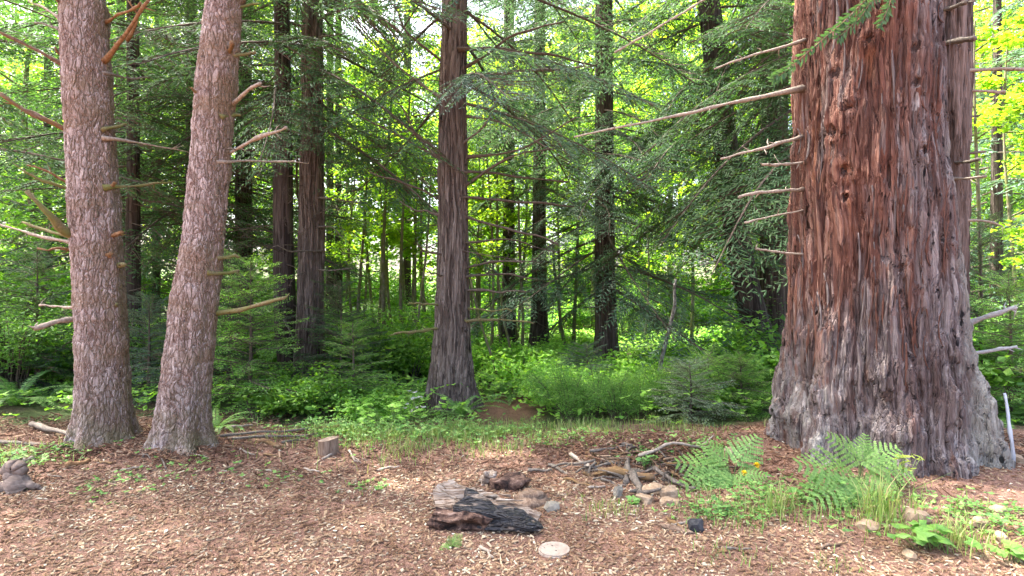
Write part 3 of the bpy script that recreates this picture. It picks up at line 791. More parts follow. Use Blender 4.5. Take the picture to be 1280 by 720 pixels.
spruce("pinkish grey spruce trunk bristling with short broken branches on both sides", 5.5,
       [(0, 72, 133), (100, 77, 139), (200, 82, 146), (300, 87, 153), (400, 92, 159), (470, 93, 162), (540, 92, 165), (585, 90, 167)], 560, 19, 3, [
    ([(83, 83), (40, 60), (0, 42)], 6, 4, 'dead_wood', -0.3), ([(94, 166), (48, 146), (-2, 117)], 8, 5, 'dead_wood', -0.4),
    ([(92, 24), (78, 8), (66, -6)], 7, 5, 'dead_wood', -0.2), ([(117, 82), (140, 66), (161, 38), (190, -6)], 8, 4, 'dead_orange', -0.35),
    ([(128, 26), (152, 18), (178, 3)], 6, 3, 'dead_orange', -0.3), ([(161, 38), (172, 18), (158, 0)], 4, 2, 'dead_orange', -0.1),
    ([(74, 22), (55, 10), (34, 0)], 5, 2, 'dead_pale', 0.3), ([(76, 38), (62, 32), (46, 28)], 5, 3, 'dead_grey', 0.2),
    ([(83, 74), (76, 68), (69, 60)], 7, 3, 'dead_wood', -0.15), ([(86, 229), (60, 215), (36, 206)], 5, 2, 'dead_orange', -0.2),
    ([(86, 235), (55, 227), (29, 215)], 6, 3, 'dead_moss', -0.25), ([(111, 300), (85, 290), (65, 271), (34, 240)], 13, 5, 'dead_moss', -0.45),
    ([(88, 303), (45, 293), (-4, 281)], 5, 3, 'dead_pale', 0.1), ([(88, 294), (60, 288), (26, 278)], 5, 3, 'dead_moss', 0.15),
    ([(94, 313), (75, 311), (50, 312)], 6, 3, 'dead_orange', -0.2), ([(131, 301), (142, 294), (151, 290)], 7, 4, 'dead_orange', -0.15),
    ([(121, 317), (130, 319), (139, 318)], 7, 6, 'dead_orange', -0.15), ([(147, 234), (180, 230), (216, 228)], 6, 3, 'dead_moss', 0.35),
    ([(136, 234), (140, 231), (143, 227)], 7, 4, 'dead_orange', -0.12), ([(117, 370), (121, 365), (127, 364)], 9, 7, 'dead_moss', -0.15),
    ([(99, 397), (78, 401), (47, 411)], 9, 7, 'dead_pale', -0.3), ([(92, 384), (70, 383), (50, 381)], 5, 3, 'dead_pale', 0.1),
    ([(136, 384), (143, 383), (146, 381)], 5, 3, 'dead_moss', -0.1), ([(143, 330), (150, 332), (156, 331)], 11, 5, 'dead_moss', -0.1),
    ([(146, 95), (165, 98), (188, 97)], 4, 2, 'dead_grey', 0.3), ([(144, 160), (152, 158), (158, 155)], 5, 3, 'dead_moss', 0.1),
    ([(146, 175), (190, 180), (236, 190)], 4, 1.5, 'dead_pale', 0.5), ([(112, 152), (114, 147), (118, 142)], 8, 4, 'dead_moss', -0.12)], 5)
spruce("leaning pinkish grey spruce trunk with a long mossy broken branch low on its side", 5.4,
       [(0, 258, 304), (100, 245, 296), (200, 238, 288), (300, 228, 280), (360, 217, 275), (450, 203, 267), (520, 195, 262), (585, 190, 264)], 565, 18, 7, [
    ([(285, 131), (305, 118), (328, 104)], 6, 4, 'dead_pale', -0.3), ([(282, 192), (318, 175), (362, 160)], 7, 3, 'dead_pale', -0.4),
    ([(260, 131), (250, 121), (239, 110)], 5, 3, 'dead_wood', -0.2), ([(281, 69), (288, 62), (292, 54)], 8, 5, 'dead_wood', -0.2),
    ([(296, 70), (308, 68), (320, 66)], 5, 4, 'dead_moss', 0.1), ([(247, 192), (243, 187), (239, 183)], 6, 3, 'dead_wood', -0.15),
    ([(268, 391), (305, 386), (355, 371)], 9, 6, 'dead_moss', -0.35), ([(276, 322), (288, 320), (300, 320)], 6, 5, 'dead_moss', 0.1),
    ([(274, 341), (286, 341), (299, 339)], 7, 5, 'dead_moss', 0.15), ([(288, 145), (294, 143), (299, 143)], 6, 4, 'dead_moss', 0.1),
    ([(262, 252), (265, 251), (268, 249)], 9, 5, 'dead_orange', -0.1), ([(246, 401), (252, 400), (256, 399)], 6, 4, 'dead_pale', -0.1),
    ([(286, 203), (330, 202), (386, 204)], 4, 1.5, 'dead_pale', 0.6), ([(300, 12), (312, 6), (322, 4)], 4, 3, 'dead_moss', 0.1)], 9)

# ------------------------------------------------------------------ the giant redwood
GD = 5.3
g_rows = [(0, 993, 1172), (100, 991, 1178), (200, 989, 1185), (300, 988, 1194), (400, 985, 1206), (450, 980, 1214), (500, 972, 1228), (550, 964, 1245), (600, 955, 1266), (640, 945, 1285)]
gx = trunk_rows(GD, g_rows)
gbase = (gx[0, 0], GD, float(gh(gx[0, 0], GD)))
giant = thing("redwood_tree", "huge red brown redwood trunk with shaggy bark, knots and a wide flared foot", "tree", gbase)
knot_px = [(1085, 50, 0.035), (1046, 92, 0.05), (1062, 135, 0.05), (1040, 166, 0.055), (1056, 214, 0.05), (1058, 248, 0.03), (1142, 60, 0.04), (1145, 103, 0.045), (1152, 188, 0.045), (1128, 335, 0.035), (1112, 492, 0.030), (1100, 8, 0.03)]
def surf_angle(px, py):
    """Angle and height on the giant's stem seen at a pixel."""
    D = np.array([(px - 640) / FPX, 1.0]); 
    z = CAM_Z - (py - 360) / FPX * (GD - 0.5) - gbase[2]
    xs = np.interp(z + gbase[2], gx[:, 1], gx[:, 0]); r = np.interp(z + gbase[2], gx[:, 1], gx[:, 2])
    C = np.array([xs, GD]); a = D @ D; b = -2 * D @ C; c = C @ C - r * r
    disc = max(b * b - 4 * a * c, 0); t = (-b - math.sqrt(disc)) / (2 * a)
    h = D * t - C
    z = CAM_Z - (py - 360) / FPX * t - gbase[2]
    return math.atan2(h[1], h[0]), z, r, np.array([h[0] + xs - gbase[0], h[1], z])
KN = [(surf_angle(px, py), s) for px, py, s in knot_px]
def g_extra(A, Z, rad):
    o = np.zeros_like(A)
    for (a0, z0, r0, p), s in KN:
        da = np.angle(np.exp(1j * (A - a0))) * r0
        d2 = da ** 2 + (Z - z0) ** 2
        o += 0.028 * np.exp(-d2 / (2.4 * s) ** 2) - 0.080 * np.exp(-d2 / (0.8 * s) ** 2)
    # two big seams, and burly swirls low down
    for a0, w, dp in ((-1.2, 0.05, 0.05), (-0.35, 0.06, 0.07), (-2.75, 0.05, 0.05), (-1.75, 0.04, 0.035)):
        wob = a0 + 0.10 * np.sin(Z * 1.6 + a0 * 3)
        o -= dp * np.exp(-(np.angle(np.exp(1j * (A - wob))) / w) ** 2)
    sw = np.exp(-np.maximum(Z - 0.1, 0) ** 2 / 0.7)
    P = np.stack([np.cos(A) * 3.2, np.sin(A) * 3.2, Z * 3.0], -1)
    o += sw * 0.055 * fbm(P * 1.3, 77, 3)
    return o
me, gpath = trunk_mesh(gx, gbase, 27, 0.25, 440, 0.018, M['bark_giant'], (0.0, 0.5), (0.10, 7, 0.7), 0.05, 23, g_extra)
link("trunk", me, giant)
# the second stem grown against its far side
s_rows = [(0, 1120, 1216), (150, 1122, 1214), (300, 1124, 1211), (400, 1126, 1210), (470, 1126, 1214), (540, 1122, 1232), (620, 1115, 1262)]
sx = trunk_rows(5.95, s_rows)
me, spath = trunk_mesh(sx, (gbase[0], 5.95, gbase[2]), 24, 0.2, 160, 0.03, M['bark_second'], (0.0, 0.5), (0.06, 6, 0.2), 0.05, 31)
link("second_stem", me, giant, (0, 5.95 - GD, 0))
M['knot'] = plain_bark('knot_dark', [(0.3, (0.012, 0.008, 0.007)), (0.5, (0.040, 0.024, 0.020)), (0.7, (0.085, 0.05, 0.04))], 60, 1, 1.0)
for (a0, z0, r0, p), s in KN:                       # dark gnarled knots
    g = Geo(); bm = bmesh.new(); bmesh.ops.create_icosphere(bm, subdivisions=3, radius=1.0)
    V = np.array([v.co[:] for v in bm.verts]); T = np.array([[v.index for v in f.verts] for f in bm.faces]); bm.free()
    V = V * (1 + 0.85 * fbm(V * 2.6 + s * 90, int(z0 * 50) + 5, 4, 0.65)[:, None]) * np.array([1.0, 0.22, 1.15]) * s * 1.35
    n = np.array([math.cos(a0), math.sin(a0), 0]); tx = np.array([-n[1], n[0], 0])
    V = V @ np.stack([tx, n, [0, 0, 1.0]], 0) + p + n * (-0.015)
    link("knot", g.add(V, None, T).mesh("knot", [M['knot']], False), giant)
# loose strips of bark
def strip_mesh(seed):
    r = np.random.default_rng(seed); n = 9; t = np.linspace(0, 1, n)
    L = 1.0; wd = 0.05 * np.sin(np.pi * (0.08 + 0.84 * t)) ** 0.6 * (1 + 0.25 * r.normal(0, 1, n)); th = 0.010
    cx = 0.04 * np.sin(t * 3 + r.uniform(0, 6)); cy = -0.05 * (np.abs(2 * t - 1) ** 3) * r.uniform(0.2, 1.2) - 0.01
    V = []
    for i in range(n):
        z = (t[i] - 0.5) * L
        V += [(cx[i] - wd[i] / 2, cy[i], z), (cx[i] + wd[i] / 2, cy[i] + 0.006, z), (cx[i] + wd[i] / 2, cy[i] + th, z), (cx[i] - wd[i] / 2, cy[i] + th, z)]
    i = np.arange(n - 1)[:, None] * 4; j = np.arange(4)[None, :]; j2 = (j + 1) % 4
    Q = np.stack([i + j, i + j2, i + 4 + j2, i + 4 + j], -1).reshape(-1, 4)
    Q = np.vstack([Q, [[0, 3, 2, 1], [n * 4 - 4, n * 4 - 3, n * 4 - 2, n * 4 - 1]]])
    return Geo().add(V, Q).mesh("bark_strip", [M['bark_strip'] if seed % 3 else M['bark_strip_grey']])
M['bark_strip'] = plain_bark('bark_strip_red', [(0.3, (0.040, 0.018, 0.013)), (0.5, (0.095, 0.040, 0.027)), (0.7, (0.17, 0.085, 0.06))], 50, 0.06, 0.8)
M['bark_strip_grey'] = plain_bark('bark_strip_grey', [(0.3, (0.05, 0.036, 0.034)), (0.5, (0.105, 0.082, 0.078)), (0.7, (0.19, 0.165, 0.155))], 50, 0.06, 0.8)
SM = [strip_mesh(s) for s in range(6)]
for i in range(110):
    px, py = R(1000, 1185), R(5, 470)
    a0, z0, r0, p = surf_angle(px, py)
    n = Vector((math.cos(a0), math.sin(a0), 0))
    L = R(0.2, 0.6)
    o = link("bark_strip", SM[int(RNG.integers(6))], giant, tuple(p + np.array(n) * R(0.004, 0.02)))
    o.rotation_euler = (0, R(-0.10, 0.10), a0 + math.pi / 2); o.scale = (R(0.2, 0.5), 0.6, L)
GL = [([(991, 112), (900, 132), (820, 150), (718, 171)], 9, 3, 'dead_pale', -0.6), ([(994, 52), (940, 70), (893, 86)], 6, 3, 'dead_pale', -0.2),
      ([(880, -3), (830, 30), (768, 66)], 6, 3, 'dead_pale', -0.1), ([(992, 173), (950, 186), (902, 199)], 8, 4, 'dead_pale', -0.3),
      ([(1000, 203), (978, 206), (954, 206)], 6, 4, 'dead_pale', -0.25), ([(992, 237), (960, 240), (924, 244)], 7, 5, 'dead_pale', -0.2),
      ([(994, 265), (962, 271), (930, 278)], 4, 3, 'dead_pale', -0.15), ([(996, 317), (968, 314), (943, 312)], 5, 4, 'dead_pale', -0.1)]
for pts, w0, w1, mt, dd in GL:
    px_limb("dead_branch", giant, 5.15, pts, w0 * 0.72, w1 * 0.8, M[mt], dd, 14, 0.004, 0.15)
GRL = [([(1170, 13), (1190, 9), (1207, 5)], 6, 5, 'dead_grey', -0.2), ([(1172, 55), (1195, 51), (1220, 48)], 8, 6, 'dead_grey', -0.3), ([(1212, 86), (1245, 86), (1300, 87)], 6, 5, 'dead_pale', -0.1),
       ([(1212, 112), (1235, 114), (1256, 115)], 5, 4, 'dead_pale', 0.0), ([(1186, 202), (1205, 202), (1224, 198)], 6, 5, 'dead_grey', -0.3), ([(1186, 223), (1208, 223), (1232, 221)], 4, 3, 'dead_pale', -0.3),
       ([(1208, 275), (1230, 277), (1252, 283)], 5, 3, 'dead_pale', 0.0), ([(1200, 408), (1235, 396), (1270, 384)], 9, 6, 'dead_white', -0.3), ([(1226, 441), (1248, 437), (1272, 433)], 6, 4, 'dead_white', -0.1),
       ([(1208, 191), (1220, 190), (1233, 190)], 4, 4, 'dead_grey', 0.0), ([(1210, 147), (1216, 146), (1222, 146)], 4, 3, 'dead_grey', 0.0)]
M['dead_white'] = plain_bark('dead_branch_white', [(0.3, (0.24, 0.23, 0.22)), (0.6, (0.40, 0.39, 0.38))], 40, 1, 0.3)
for pts, w0, w1, mt, dd in GRL:
    px_limb("dead_branch", giant, 5.7, pts, w0, w1, M[mt], dd, 10, 0.004, 0.2)
# a living sprig hanging across the trunk
sg = Geo()
sp = [curve([at(1105, -25, 4.55), at(1062, 20, 4.5), at(1030, 48, 4.45), at(985, 86, 4.4), at(968, 98, 4.38)], 40), curve([at(1120, -20, 4.55), at(1090, 2, 4.5), at(1075, 22, 4.48), at(1050, 45, 4.45)], 26), curve([at(1120, -30, 4.6), at(1112, 5, 4.55), at(1100, 32, 4.5)], 18)]
r_ = np.random.default_rng(4)
for P in sp:
    V, Q, T = tube(P, np.linspace(0.006, 0.002, len(P)), 5); sg.add(V, Q, T, m=1)
    D = unit(np.gradient(P, axis=0))
    for sgn in (-1, 1):
        for rep in range(2):
            sd_ = np.cross(D, [0, 1.0, 0.1]) * sgn
            d = D * 0.75 + sd_ * 0.75 + r_.normal(0, 0.25, P.shape); d[:, 2] -= 0.15
            V, Q = leaves(P + r_.normal(0, 0.006, P.shape), d, np.cross(d, [0.1, 1.0, 0.3]), r_.uniform(0.04, 0.085, len(P)), r_.uniform(0.014, 0.022, len(P)), 0.1, 0.55)
            sg.add(V, Q, m=0)
V, Q, T, qm, tm = sg.arrays()
sgl = Geo().merge(sg, None, -np.array(gbase))
link("leafy_sprig", sgl.mesh("leafy_sprig", [M['needle_dark'], M['dead_wood']], False), giant)
cg = crown('shade', 9.0, 26, 54, lambda f: 3.2 * (1 - 0.7 * f) + 0.4, gpath, 33, (-0.15, 0.4), trunk_r=0.5)
link("crown", cg.mesh("crown", [M['needle_blue'], M['twig']], False), giant)

# ------------------------------------------------------------------ redwoods beyond the clearing
def redwood(name, label, depth, rows, H, mat, nseg, dz, seed, crown_geo=None, needle='needle_dark', flare=(0.0, 0.4), lobes=(0.05, 5, 0.0), group=None):
    xzr = trunk_rows(depth, rows)
    bx = xzr[0, 0]; bz = float(gh(bx, depth))
    root = thing(name, label, "tree", (bx, depth, bz), group)
    me, path = trunk_mesh(xzr, (bx, depth, bz), H, 0.05, nseg, dz, mat, flare, lobes, 0.04, seed)
    link("trunk", me, root)
    if crown_geo is not None:
        SPLIT[0] = 1.6 + 0.516 * depth + 1.6
        cg = crown_geo(path)
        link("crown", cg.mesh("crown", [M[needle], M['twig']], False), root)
    return root

SPLIT = [None]
_crown = crown
def crown(*a, **k):                       # boughs above the height one can see from the clearing are coarser
    return _crown(*a, split=SPLIT[0], **k)
def side(a0, spread): return lambda r: a0 + r.normal(0, spread)
mid = redwood("redwood_tree", "straight dark brown redwood with long thin limbs standing at the grass edge by the trail", 7.5,
    [(0, 554, 583), (100, 551, 581), (200, 549, 583), (300, 548, 584), (400, 545, 586), (440, 541, 588), (480, 536, 593), (510, 530, 602), (530, 524, 608)],
    21, M['bark_mid'], 120, 0.022, 41,
    lambda path: crown('redwood', 3.9, 20.5, 110, lambda f: 2.9 * (1 - 0.75 * f) + 0.3, path, 51, (-0.25, 0.3), None, (1.4, 5.0, 20, 1.1), 0.2), 'needle_blue', (0.0, 0.4), (0.07, 6, 0.4))
ML = [([(553, 122), (500, 85), (438, 20)], 4, 2, 0.4), ([(552, 76), (515, 45), (488, -4)], 4, 2, -0.3), ([(552, 194), (520, 165), (498, 130)], 4, 2, -0.4), ([(551, 199), (470, 155), (395, 120)], 4, 1.5, 0.6),
      ([(582, 97), (640, 90), (730, 82)], 6, 3, -0.6), ([(584, 64), (660, 66), (740, 80)], 5, 3, 0.5), ([(573, 187), (604, 160), (622, 125), (632, 94)], 5, 2, -0.5), ([(579, 86), (640, 46), (705, 25)], 5, 2, -0.5),
      ([(583, 144), (630, 154), (690, 186)], 4, 2, -0.4), ([(582, 195), (640, 190), (720, 150)], 5, 2, -0.5), ([(583, 218), (640, 220), (712, 229)], 5, 2.5, 0.3), ([(578, 235), (630, 200), (690, 185)], 5, 2, -0.5),
      ([(583, 248), (640, 252), (720, 258)], 5, 2.5, 0.2), ([(584, 272), (640, 286), (700, 308)], 5, 2, -0.3), ([(552, 249), (510, 230), (466, 216)], 4, 2, -0.3), ([(550, 267), (525, 263), (500, 254)], 4, 2, 0.2),
      ([(562, 320), (535, 314), (520, 300)], 4, 2, -0.5), ([(582, 335), (620, 328), (668, 326)], 4, 2, -0.3), ([(584, 345), (620, 343), (672, 347)], 4, 2, 0.2), ([(580, 360), (615, 364), (655, 366)], 5, 2, -0.4),
      ([(557, 380), (535, 380), (510, 377)], 4, 2, -0.3), ([(558, 408), (530, 414), (498, 415)], 5, 4, -0.5), ([(586, 399), (620, 401), (664, 404)], 5, 2.5, 0.1), ([(585, 385), (605, 388), (640, 386)], 3, 2, -0.2), ([(580, 305), (640, 300), (700, 318)], 3.5, 1.5, 0.4), ([(560, 345), (548, 344), (537, 338)], 3, 2, -0.4)]
for pts, w0, w1, dd in ML:
    px_limb("branch", mid, 7.45, pts, w0, w1, M['dead_moss'] if pts[0][1] > 370 else M['twig'] if RNG.random() < 0.6 else M['dead_grey'], dd, 12, 0.012, 0.12)
PD = 9.2
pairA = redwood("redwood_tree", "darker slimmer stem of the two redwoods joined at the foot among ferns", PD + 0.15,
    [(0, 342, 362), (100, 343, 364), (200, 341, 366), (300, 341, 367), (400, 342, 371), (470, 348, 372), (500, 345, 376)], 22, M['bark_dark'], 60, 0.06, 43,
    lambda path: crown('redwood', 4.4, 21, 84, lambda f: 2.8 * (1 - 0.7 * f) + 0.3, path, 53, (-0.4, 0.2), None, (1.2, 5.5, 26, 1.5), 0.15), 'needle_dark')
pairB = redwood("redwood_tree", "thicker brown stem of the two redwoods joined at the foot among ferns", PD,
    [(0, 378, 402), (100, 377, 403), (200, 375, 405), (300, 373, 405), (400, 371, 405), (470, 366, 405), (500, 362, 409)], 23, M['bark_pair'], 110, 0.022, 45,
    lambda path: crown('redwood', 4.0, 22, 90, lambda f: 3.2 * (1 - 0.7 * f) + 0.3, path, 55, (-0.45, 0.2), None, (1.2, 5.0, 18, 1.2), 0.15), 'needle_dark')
for pts, w0, w1, dd in [([(404, 22), (420, 19), (440, 21)], 2, 1, -0.3), ([(403, 45), (420, 44), (432, 40)], 2, 1, -0.3), ([(404, 97), (420, 92), (428, 88)], 2, 1, -0.3), ([(404, 160), (418, 158), (432, 150)], 2, 1, -0.3),
                        ([(403, 247), (430, 250), (455, 252)], 2.5, 1.5, -0.3), ([(400, 337), (420, 338), (440, 334)], 2.5, 1.5, -0.3), ([(395, 314), (370, 316), (345, 308)], 2.5, 1.5, -0.5), ([(358, 406), (366, 420), (375, 433)], 3, 2, -0.1),
                        ([(366, 432), (374, 432), (382, 431)], 2, 1.5, -0.3), ([(401, 283), (415, 284), (428, 296)], 2.5, 1.5, -0.3)]:
    px_limb("branch", pairB, PD - 0.2, pts, w0, w1, M['dead_grey'], dd, 8, 0.01, 0.1)
redwood("redwood_tree", "mid brown redwood half hidden behind drooping grey green boughs right of the trail", 11.2,
    [(0, 744, 766), (200, 744, 767), (330, 743, 769), (420, 744, 772), (470, 738, 778)], 20, M['bark_far'], 32, 0.12, 47,
    lambda path: crown('redwood', 1.5, 19.5, 150, lambda f: 3.1 * (1 - 0.6 * f) + 0.3, path, 57, (-0.4, 0.3), None, (1.0, 4, 14, 1.6), 0.18), 'needle_blue', (0.0, 0.4))
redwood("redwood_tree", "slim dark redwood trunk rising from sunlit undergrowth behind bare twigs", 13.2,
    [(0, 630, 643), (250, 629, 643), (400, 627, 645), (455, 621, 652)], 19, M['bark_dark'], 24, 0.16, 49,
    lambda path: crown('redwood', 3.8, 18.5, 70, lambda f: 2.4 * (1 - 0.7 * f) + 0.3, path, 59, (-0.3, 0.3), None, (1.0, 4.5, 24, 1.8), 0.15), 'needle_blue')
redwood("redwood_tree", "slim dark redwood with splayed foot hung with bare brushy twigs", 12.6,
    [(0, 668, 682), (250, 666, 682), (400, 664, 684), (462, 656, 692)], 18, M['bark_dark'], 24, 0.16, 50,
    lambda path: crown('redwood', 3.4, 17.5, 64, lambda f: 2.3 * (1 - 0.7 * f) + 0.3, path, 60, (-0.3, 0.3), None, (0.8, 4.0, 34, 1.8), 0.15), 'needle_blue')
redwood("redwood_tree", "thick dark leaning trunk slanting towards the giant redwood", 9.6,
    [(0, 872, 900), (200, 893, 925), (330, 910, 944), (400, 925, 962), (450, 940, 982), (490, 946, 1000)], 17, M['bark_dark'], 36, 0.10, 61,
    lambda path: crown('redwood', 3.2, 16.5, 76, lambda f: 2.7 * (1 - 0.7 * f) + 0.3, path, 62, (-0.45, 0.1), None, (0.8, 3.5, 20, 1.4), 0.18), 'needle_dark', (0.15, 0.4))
redwood("redwood_tree", "dark upright trunk close behind the giant redwood's side", 10.4,
    [(0, 952, 985), (250, 950, 986), (400, 948, 988), (480, 938, 998)], 20, M['bark_far'], 32, 0.12, 63,
    lambda path: crown('redwood', 3.8, 19.5, 76, lambda f: 3.3 * (1 - 0.7 * f) + 0.3, path, 64, (-0.5, 0.1), None, (0.8, 3.5, 14, 1.4), 0.2), 'needle_dark', (0.1, 0.4))
redwood("redwood_tree", "redwood hidden behind the giant, its dark boughs drooping out past the trunk", 8.0,
    [(0, 1015, 1050), (250, 1014, 1052), (400, 1012, 1056), (500, 1004, 1066)], 18, M['bark_far'], 32, 0.16, 75,
    lambda path: crown('redwood', 3.6, 17.5, 72, lambda f: 2.7 * (1 - 0.5 * f) + 0.3, path, 76, (-0.5, 0.15), lambda r: math.pi + r.normal(0, 0.75), None, 0.2), 'needle_dark')
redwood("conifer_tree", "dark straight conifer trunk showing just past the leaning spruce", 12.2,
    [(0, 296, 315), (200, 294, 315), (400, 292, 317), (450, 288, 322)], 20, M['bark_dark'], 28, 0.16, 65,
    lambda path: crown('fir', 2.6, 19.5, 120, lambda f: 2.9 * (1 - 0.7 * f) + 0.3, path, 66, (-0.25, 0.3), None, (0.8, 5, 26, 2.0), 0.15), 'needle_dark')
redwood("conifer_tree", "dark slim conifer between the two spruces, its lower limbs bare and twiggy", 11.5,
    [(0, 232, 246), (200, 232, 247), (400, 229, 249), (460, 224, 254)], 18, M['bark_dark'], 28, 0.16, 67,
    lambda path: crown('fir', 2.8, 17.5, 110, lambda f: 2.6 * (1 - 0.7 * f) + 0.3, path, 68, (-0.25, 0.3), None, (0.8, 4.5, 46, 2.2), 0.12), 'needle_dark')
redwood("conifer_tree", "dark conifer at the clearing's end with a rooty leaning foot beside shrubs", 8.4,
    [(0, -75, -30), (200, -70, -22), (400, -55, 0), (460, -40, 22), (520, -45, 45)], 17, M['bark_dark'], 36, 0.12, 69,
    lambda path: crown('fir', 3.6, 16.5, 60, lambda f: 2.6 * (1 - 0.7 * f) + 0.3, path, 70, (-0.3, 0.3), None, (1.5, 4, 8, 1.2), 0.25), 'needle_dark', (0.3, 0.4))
redwood("conifer_tree", "unseen dark conifer added past the thick spruce to shade the mulch", 6.4,  # added out of view, its crown keeps direct sun off the mulch
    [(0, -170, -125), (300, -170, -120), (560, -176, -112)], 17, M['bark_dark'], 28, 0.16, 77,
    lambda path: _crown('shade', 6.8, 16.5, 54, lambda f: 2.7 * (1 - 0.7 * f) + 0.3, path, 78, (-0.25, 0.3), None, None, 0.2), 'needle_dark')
redwood("conifer_tree", "dark conifer with dense drooping boughs just behind the gap between the spruces", 9.7,
    [(0, 158, 174), (200, 158, 175), (400, 155, 177), (470, 150, 183)], 17, M['bark_dark'], 28, 0.16, 73,
    lambda path: crown('fir', 3.0, 16.5, 84, lambda f: 2.5 * (1 - 0.65 * f) + 0.3, path, 74, (-0.25, 0.3), None, (0.8, 4.0, 30, 1.8), 0.12), 'needle_dark')
for i, (x0, x1, dpt) in enumerate([(408, 417, 15.5), (419, 427, 15.8), (505, 513, 17.5)]):
    redwood("conifer_tree", ["thin black conifer trunk just past the joined redwoods", "thin black conifer trunk, second past the joined redwoods", "thin black conifer trunk deep among the pale saplings"][i], dpt,
        [(0, x0, x1), (250, x0, x1), (440, x0 - 2, x1 + 2)], 12, M['bark_dark'], 24, 0.15, 71 + i,
        lambda path: crown('far', 3.2, 11.5, 26, lambda f: 1.9 * (1 - 0.7 * f) + 0.3, path, 72 + i, (-0.3, 0.3), None, (0.8, 4, 20, 1.4), 0.12), 'needle_dark')

# ------------------------------------------------------------------ trees of the wood behind (shared meshes)
SPLIT[0] = None
def far_conifer(seed, H, zlo, L0, needle, n):
    root = thing("conifer_tree", "", "tree", (0, 0, 0), "conifers of the wood behind")
    P = np.array([[0, 0, -0.4], [0, 0, 0.5], [0.03, 0.02, H * 0.5], [0.0, 0.0, H]])
    V, Q, T = tube(curve(P, 14), np.linspace(0.19, 0.02, 14), 10, False, 0.08, seed)
    link("trunk", Geo().add(V, Q).mesh("trunk", [M['bark_dark']]), root)
    cg = crown('far', zlo, H - 0.2, n, lambda f: L0 * (1 - 0.78 * f) + 0.25, None, seed, (-0.3, 0.35), None, (0.8, zlo + 1, 14, 1.8), 0.15)
    link("crown", cg.mesh("crown", [M[needle], M['twig']], False), root)
    return root
FC = [far_conifer(201, 20, 2.2, 3.2, 'needle_dark', 96), far_conifer(202, 17, 1.4, 2.8, 'needle_blue', 88), far_conifer(203, 23, 4.5, 3.6, 'needle_dark', 96)]
LC = ["tall dark conifer with dense drooping boughs in the wood behind", "bluish green conifer clothed nearly to the ground in the wood behind", "very tall dark conifer with a high crown in the wood behind"]
for r_, l_ in zip(FC, LC): r_["label"] = l_
fc_spots = [(150, 14.0, 0), (60, 18.0, 2), (-30, 13.0, 1), (195, 17.0, 1), (345, 25, 0), (395, 23.0, 1), (800, 25.0, 1),
            (905, 27, 2), (1040, 18.0, 0), (1245, 12.5, 1), (1330, 15.0, 0), (850, 30.0, 2), (20, 30, 1), (1290, 26, 2), (300, 27, 2), (600, 36, 2), (980, 30, 0)]
first = [True, True, True]
def place(protos, used, spots, scale=(0.88, 1.15), stems=None):
    for px, d, v in spots:
        x = (px - 640) / FPX * d; p = ground_pt(x, d); p[2] -= 0.05
        s = R(*scale); a = R(0, 6.283)
        if used[v]:
            o = protos[v]; o.location = tuple(p); o.rotation_euler = (0, 0, a); o.scale = (s, s, s); used[v] = False
        else: o = copy_tree(protos[v], tuple(p), a, s)
        if stems: o["label"] = stems[v] + " " + where(px)
place(FC, first, fc_spots, stems=["dark conifer with dense drooping boughs", "bluish green conifer clothed to the ground", "very tall dark conifer with high crown"])

def bl_proto(seed, H, zlo, rad, nclu, per, L, W, tr, leaf, label, bark='bark_pole', name="maple_tree", group="broad leaved trees of the wood behind"):
    root = thing(name, label, "tree", (0, 0, 0), group)
    t, c = broadleaf(seed, H, zlo, rad, nclu, per, L, W, tr, (M[bark], M[leaf]))
    link("trunk", t, root); link("crown", c, root)
    return root
BL = [bl_proto(301, 13, 1.6, 3.3, 150, 46, 0.17, 0.125, 0.13, 'leaf_maple', "tall maple glowing yellow green in sunlight behind the conifers"),
      bl_proto(302, 10, 1.0, 2.9, 130, 50, 0.14, 0.10, 0.10, 'leaf_alder', "bushy mid green alder in the wood behind", name="alder_tree"),
      bl_proto(303, 16, 2.5, 3.6, 170, 46, 0.18, 0.13, 0.15, 'leaf_maple', "very tall slender maple with sunlit leaves in the wood behind")]
bl_spots = [(-80, 18, 0), (15, 21, 0), (40, 13.5, 1), (100, 23, 2), (-20, 27, 2), (170, 22, 0), (240, 18, 1), (310, 21, 0), (430, 18.5, 1), (480, 22, 1), (552, 22, 1), (575, 23, 0), (640, 29, 2),
            (725, 23, 0), (745, 18, 1), (780, 25, 2), (840, 19, 0), (900, 24, 2), (950, 19.5, 0), (1010, 25, 2), (1225, 23, 2), (1262, 19, 1), (1310, 21, 0), (1340, 22, 2), (1215, 26, 2), (1150, 19, 0), (660, 33, 2), (340, 31, 2), (60, 36, 2), (410, 33, 0), (790, 36, 2), (910, 35, 2), (1230, 36, 2), (590, 34, 0), (230, 36, 2), (130, 31, 2), (720, 31, 2)]
place(BL, [True] * 3, bl_spots, (0.85, 1.1), ["sunlit yellow green maple", "bushy mid green alder", "very tall slender sunlit maple"])
SP = [bl_proto(311 + i, 6.0 + 0.8 * i, 2.0, 1.0, 26, 46, 0.10, 0.07, 0.032, 'leaf_maple', "slender pole sapling with thin mossy stem in the sunny gap", group="pole saplings in the sunny gap", name="maple_sapling") for i in range(3)]
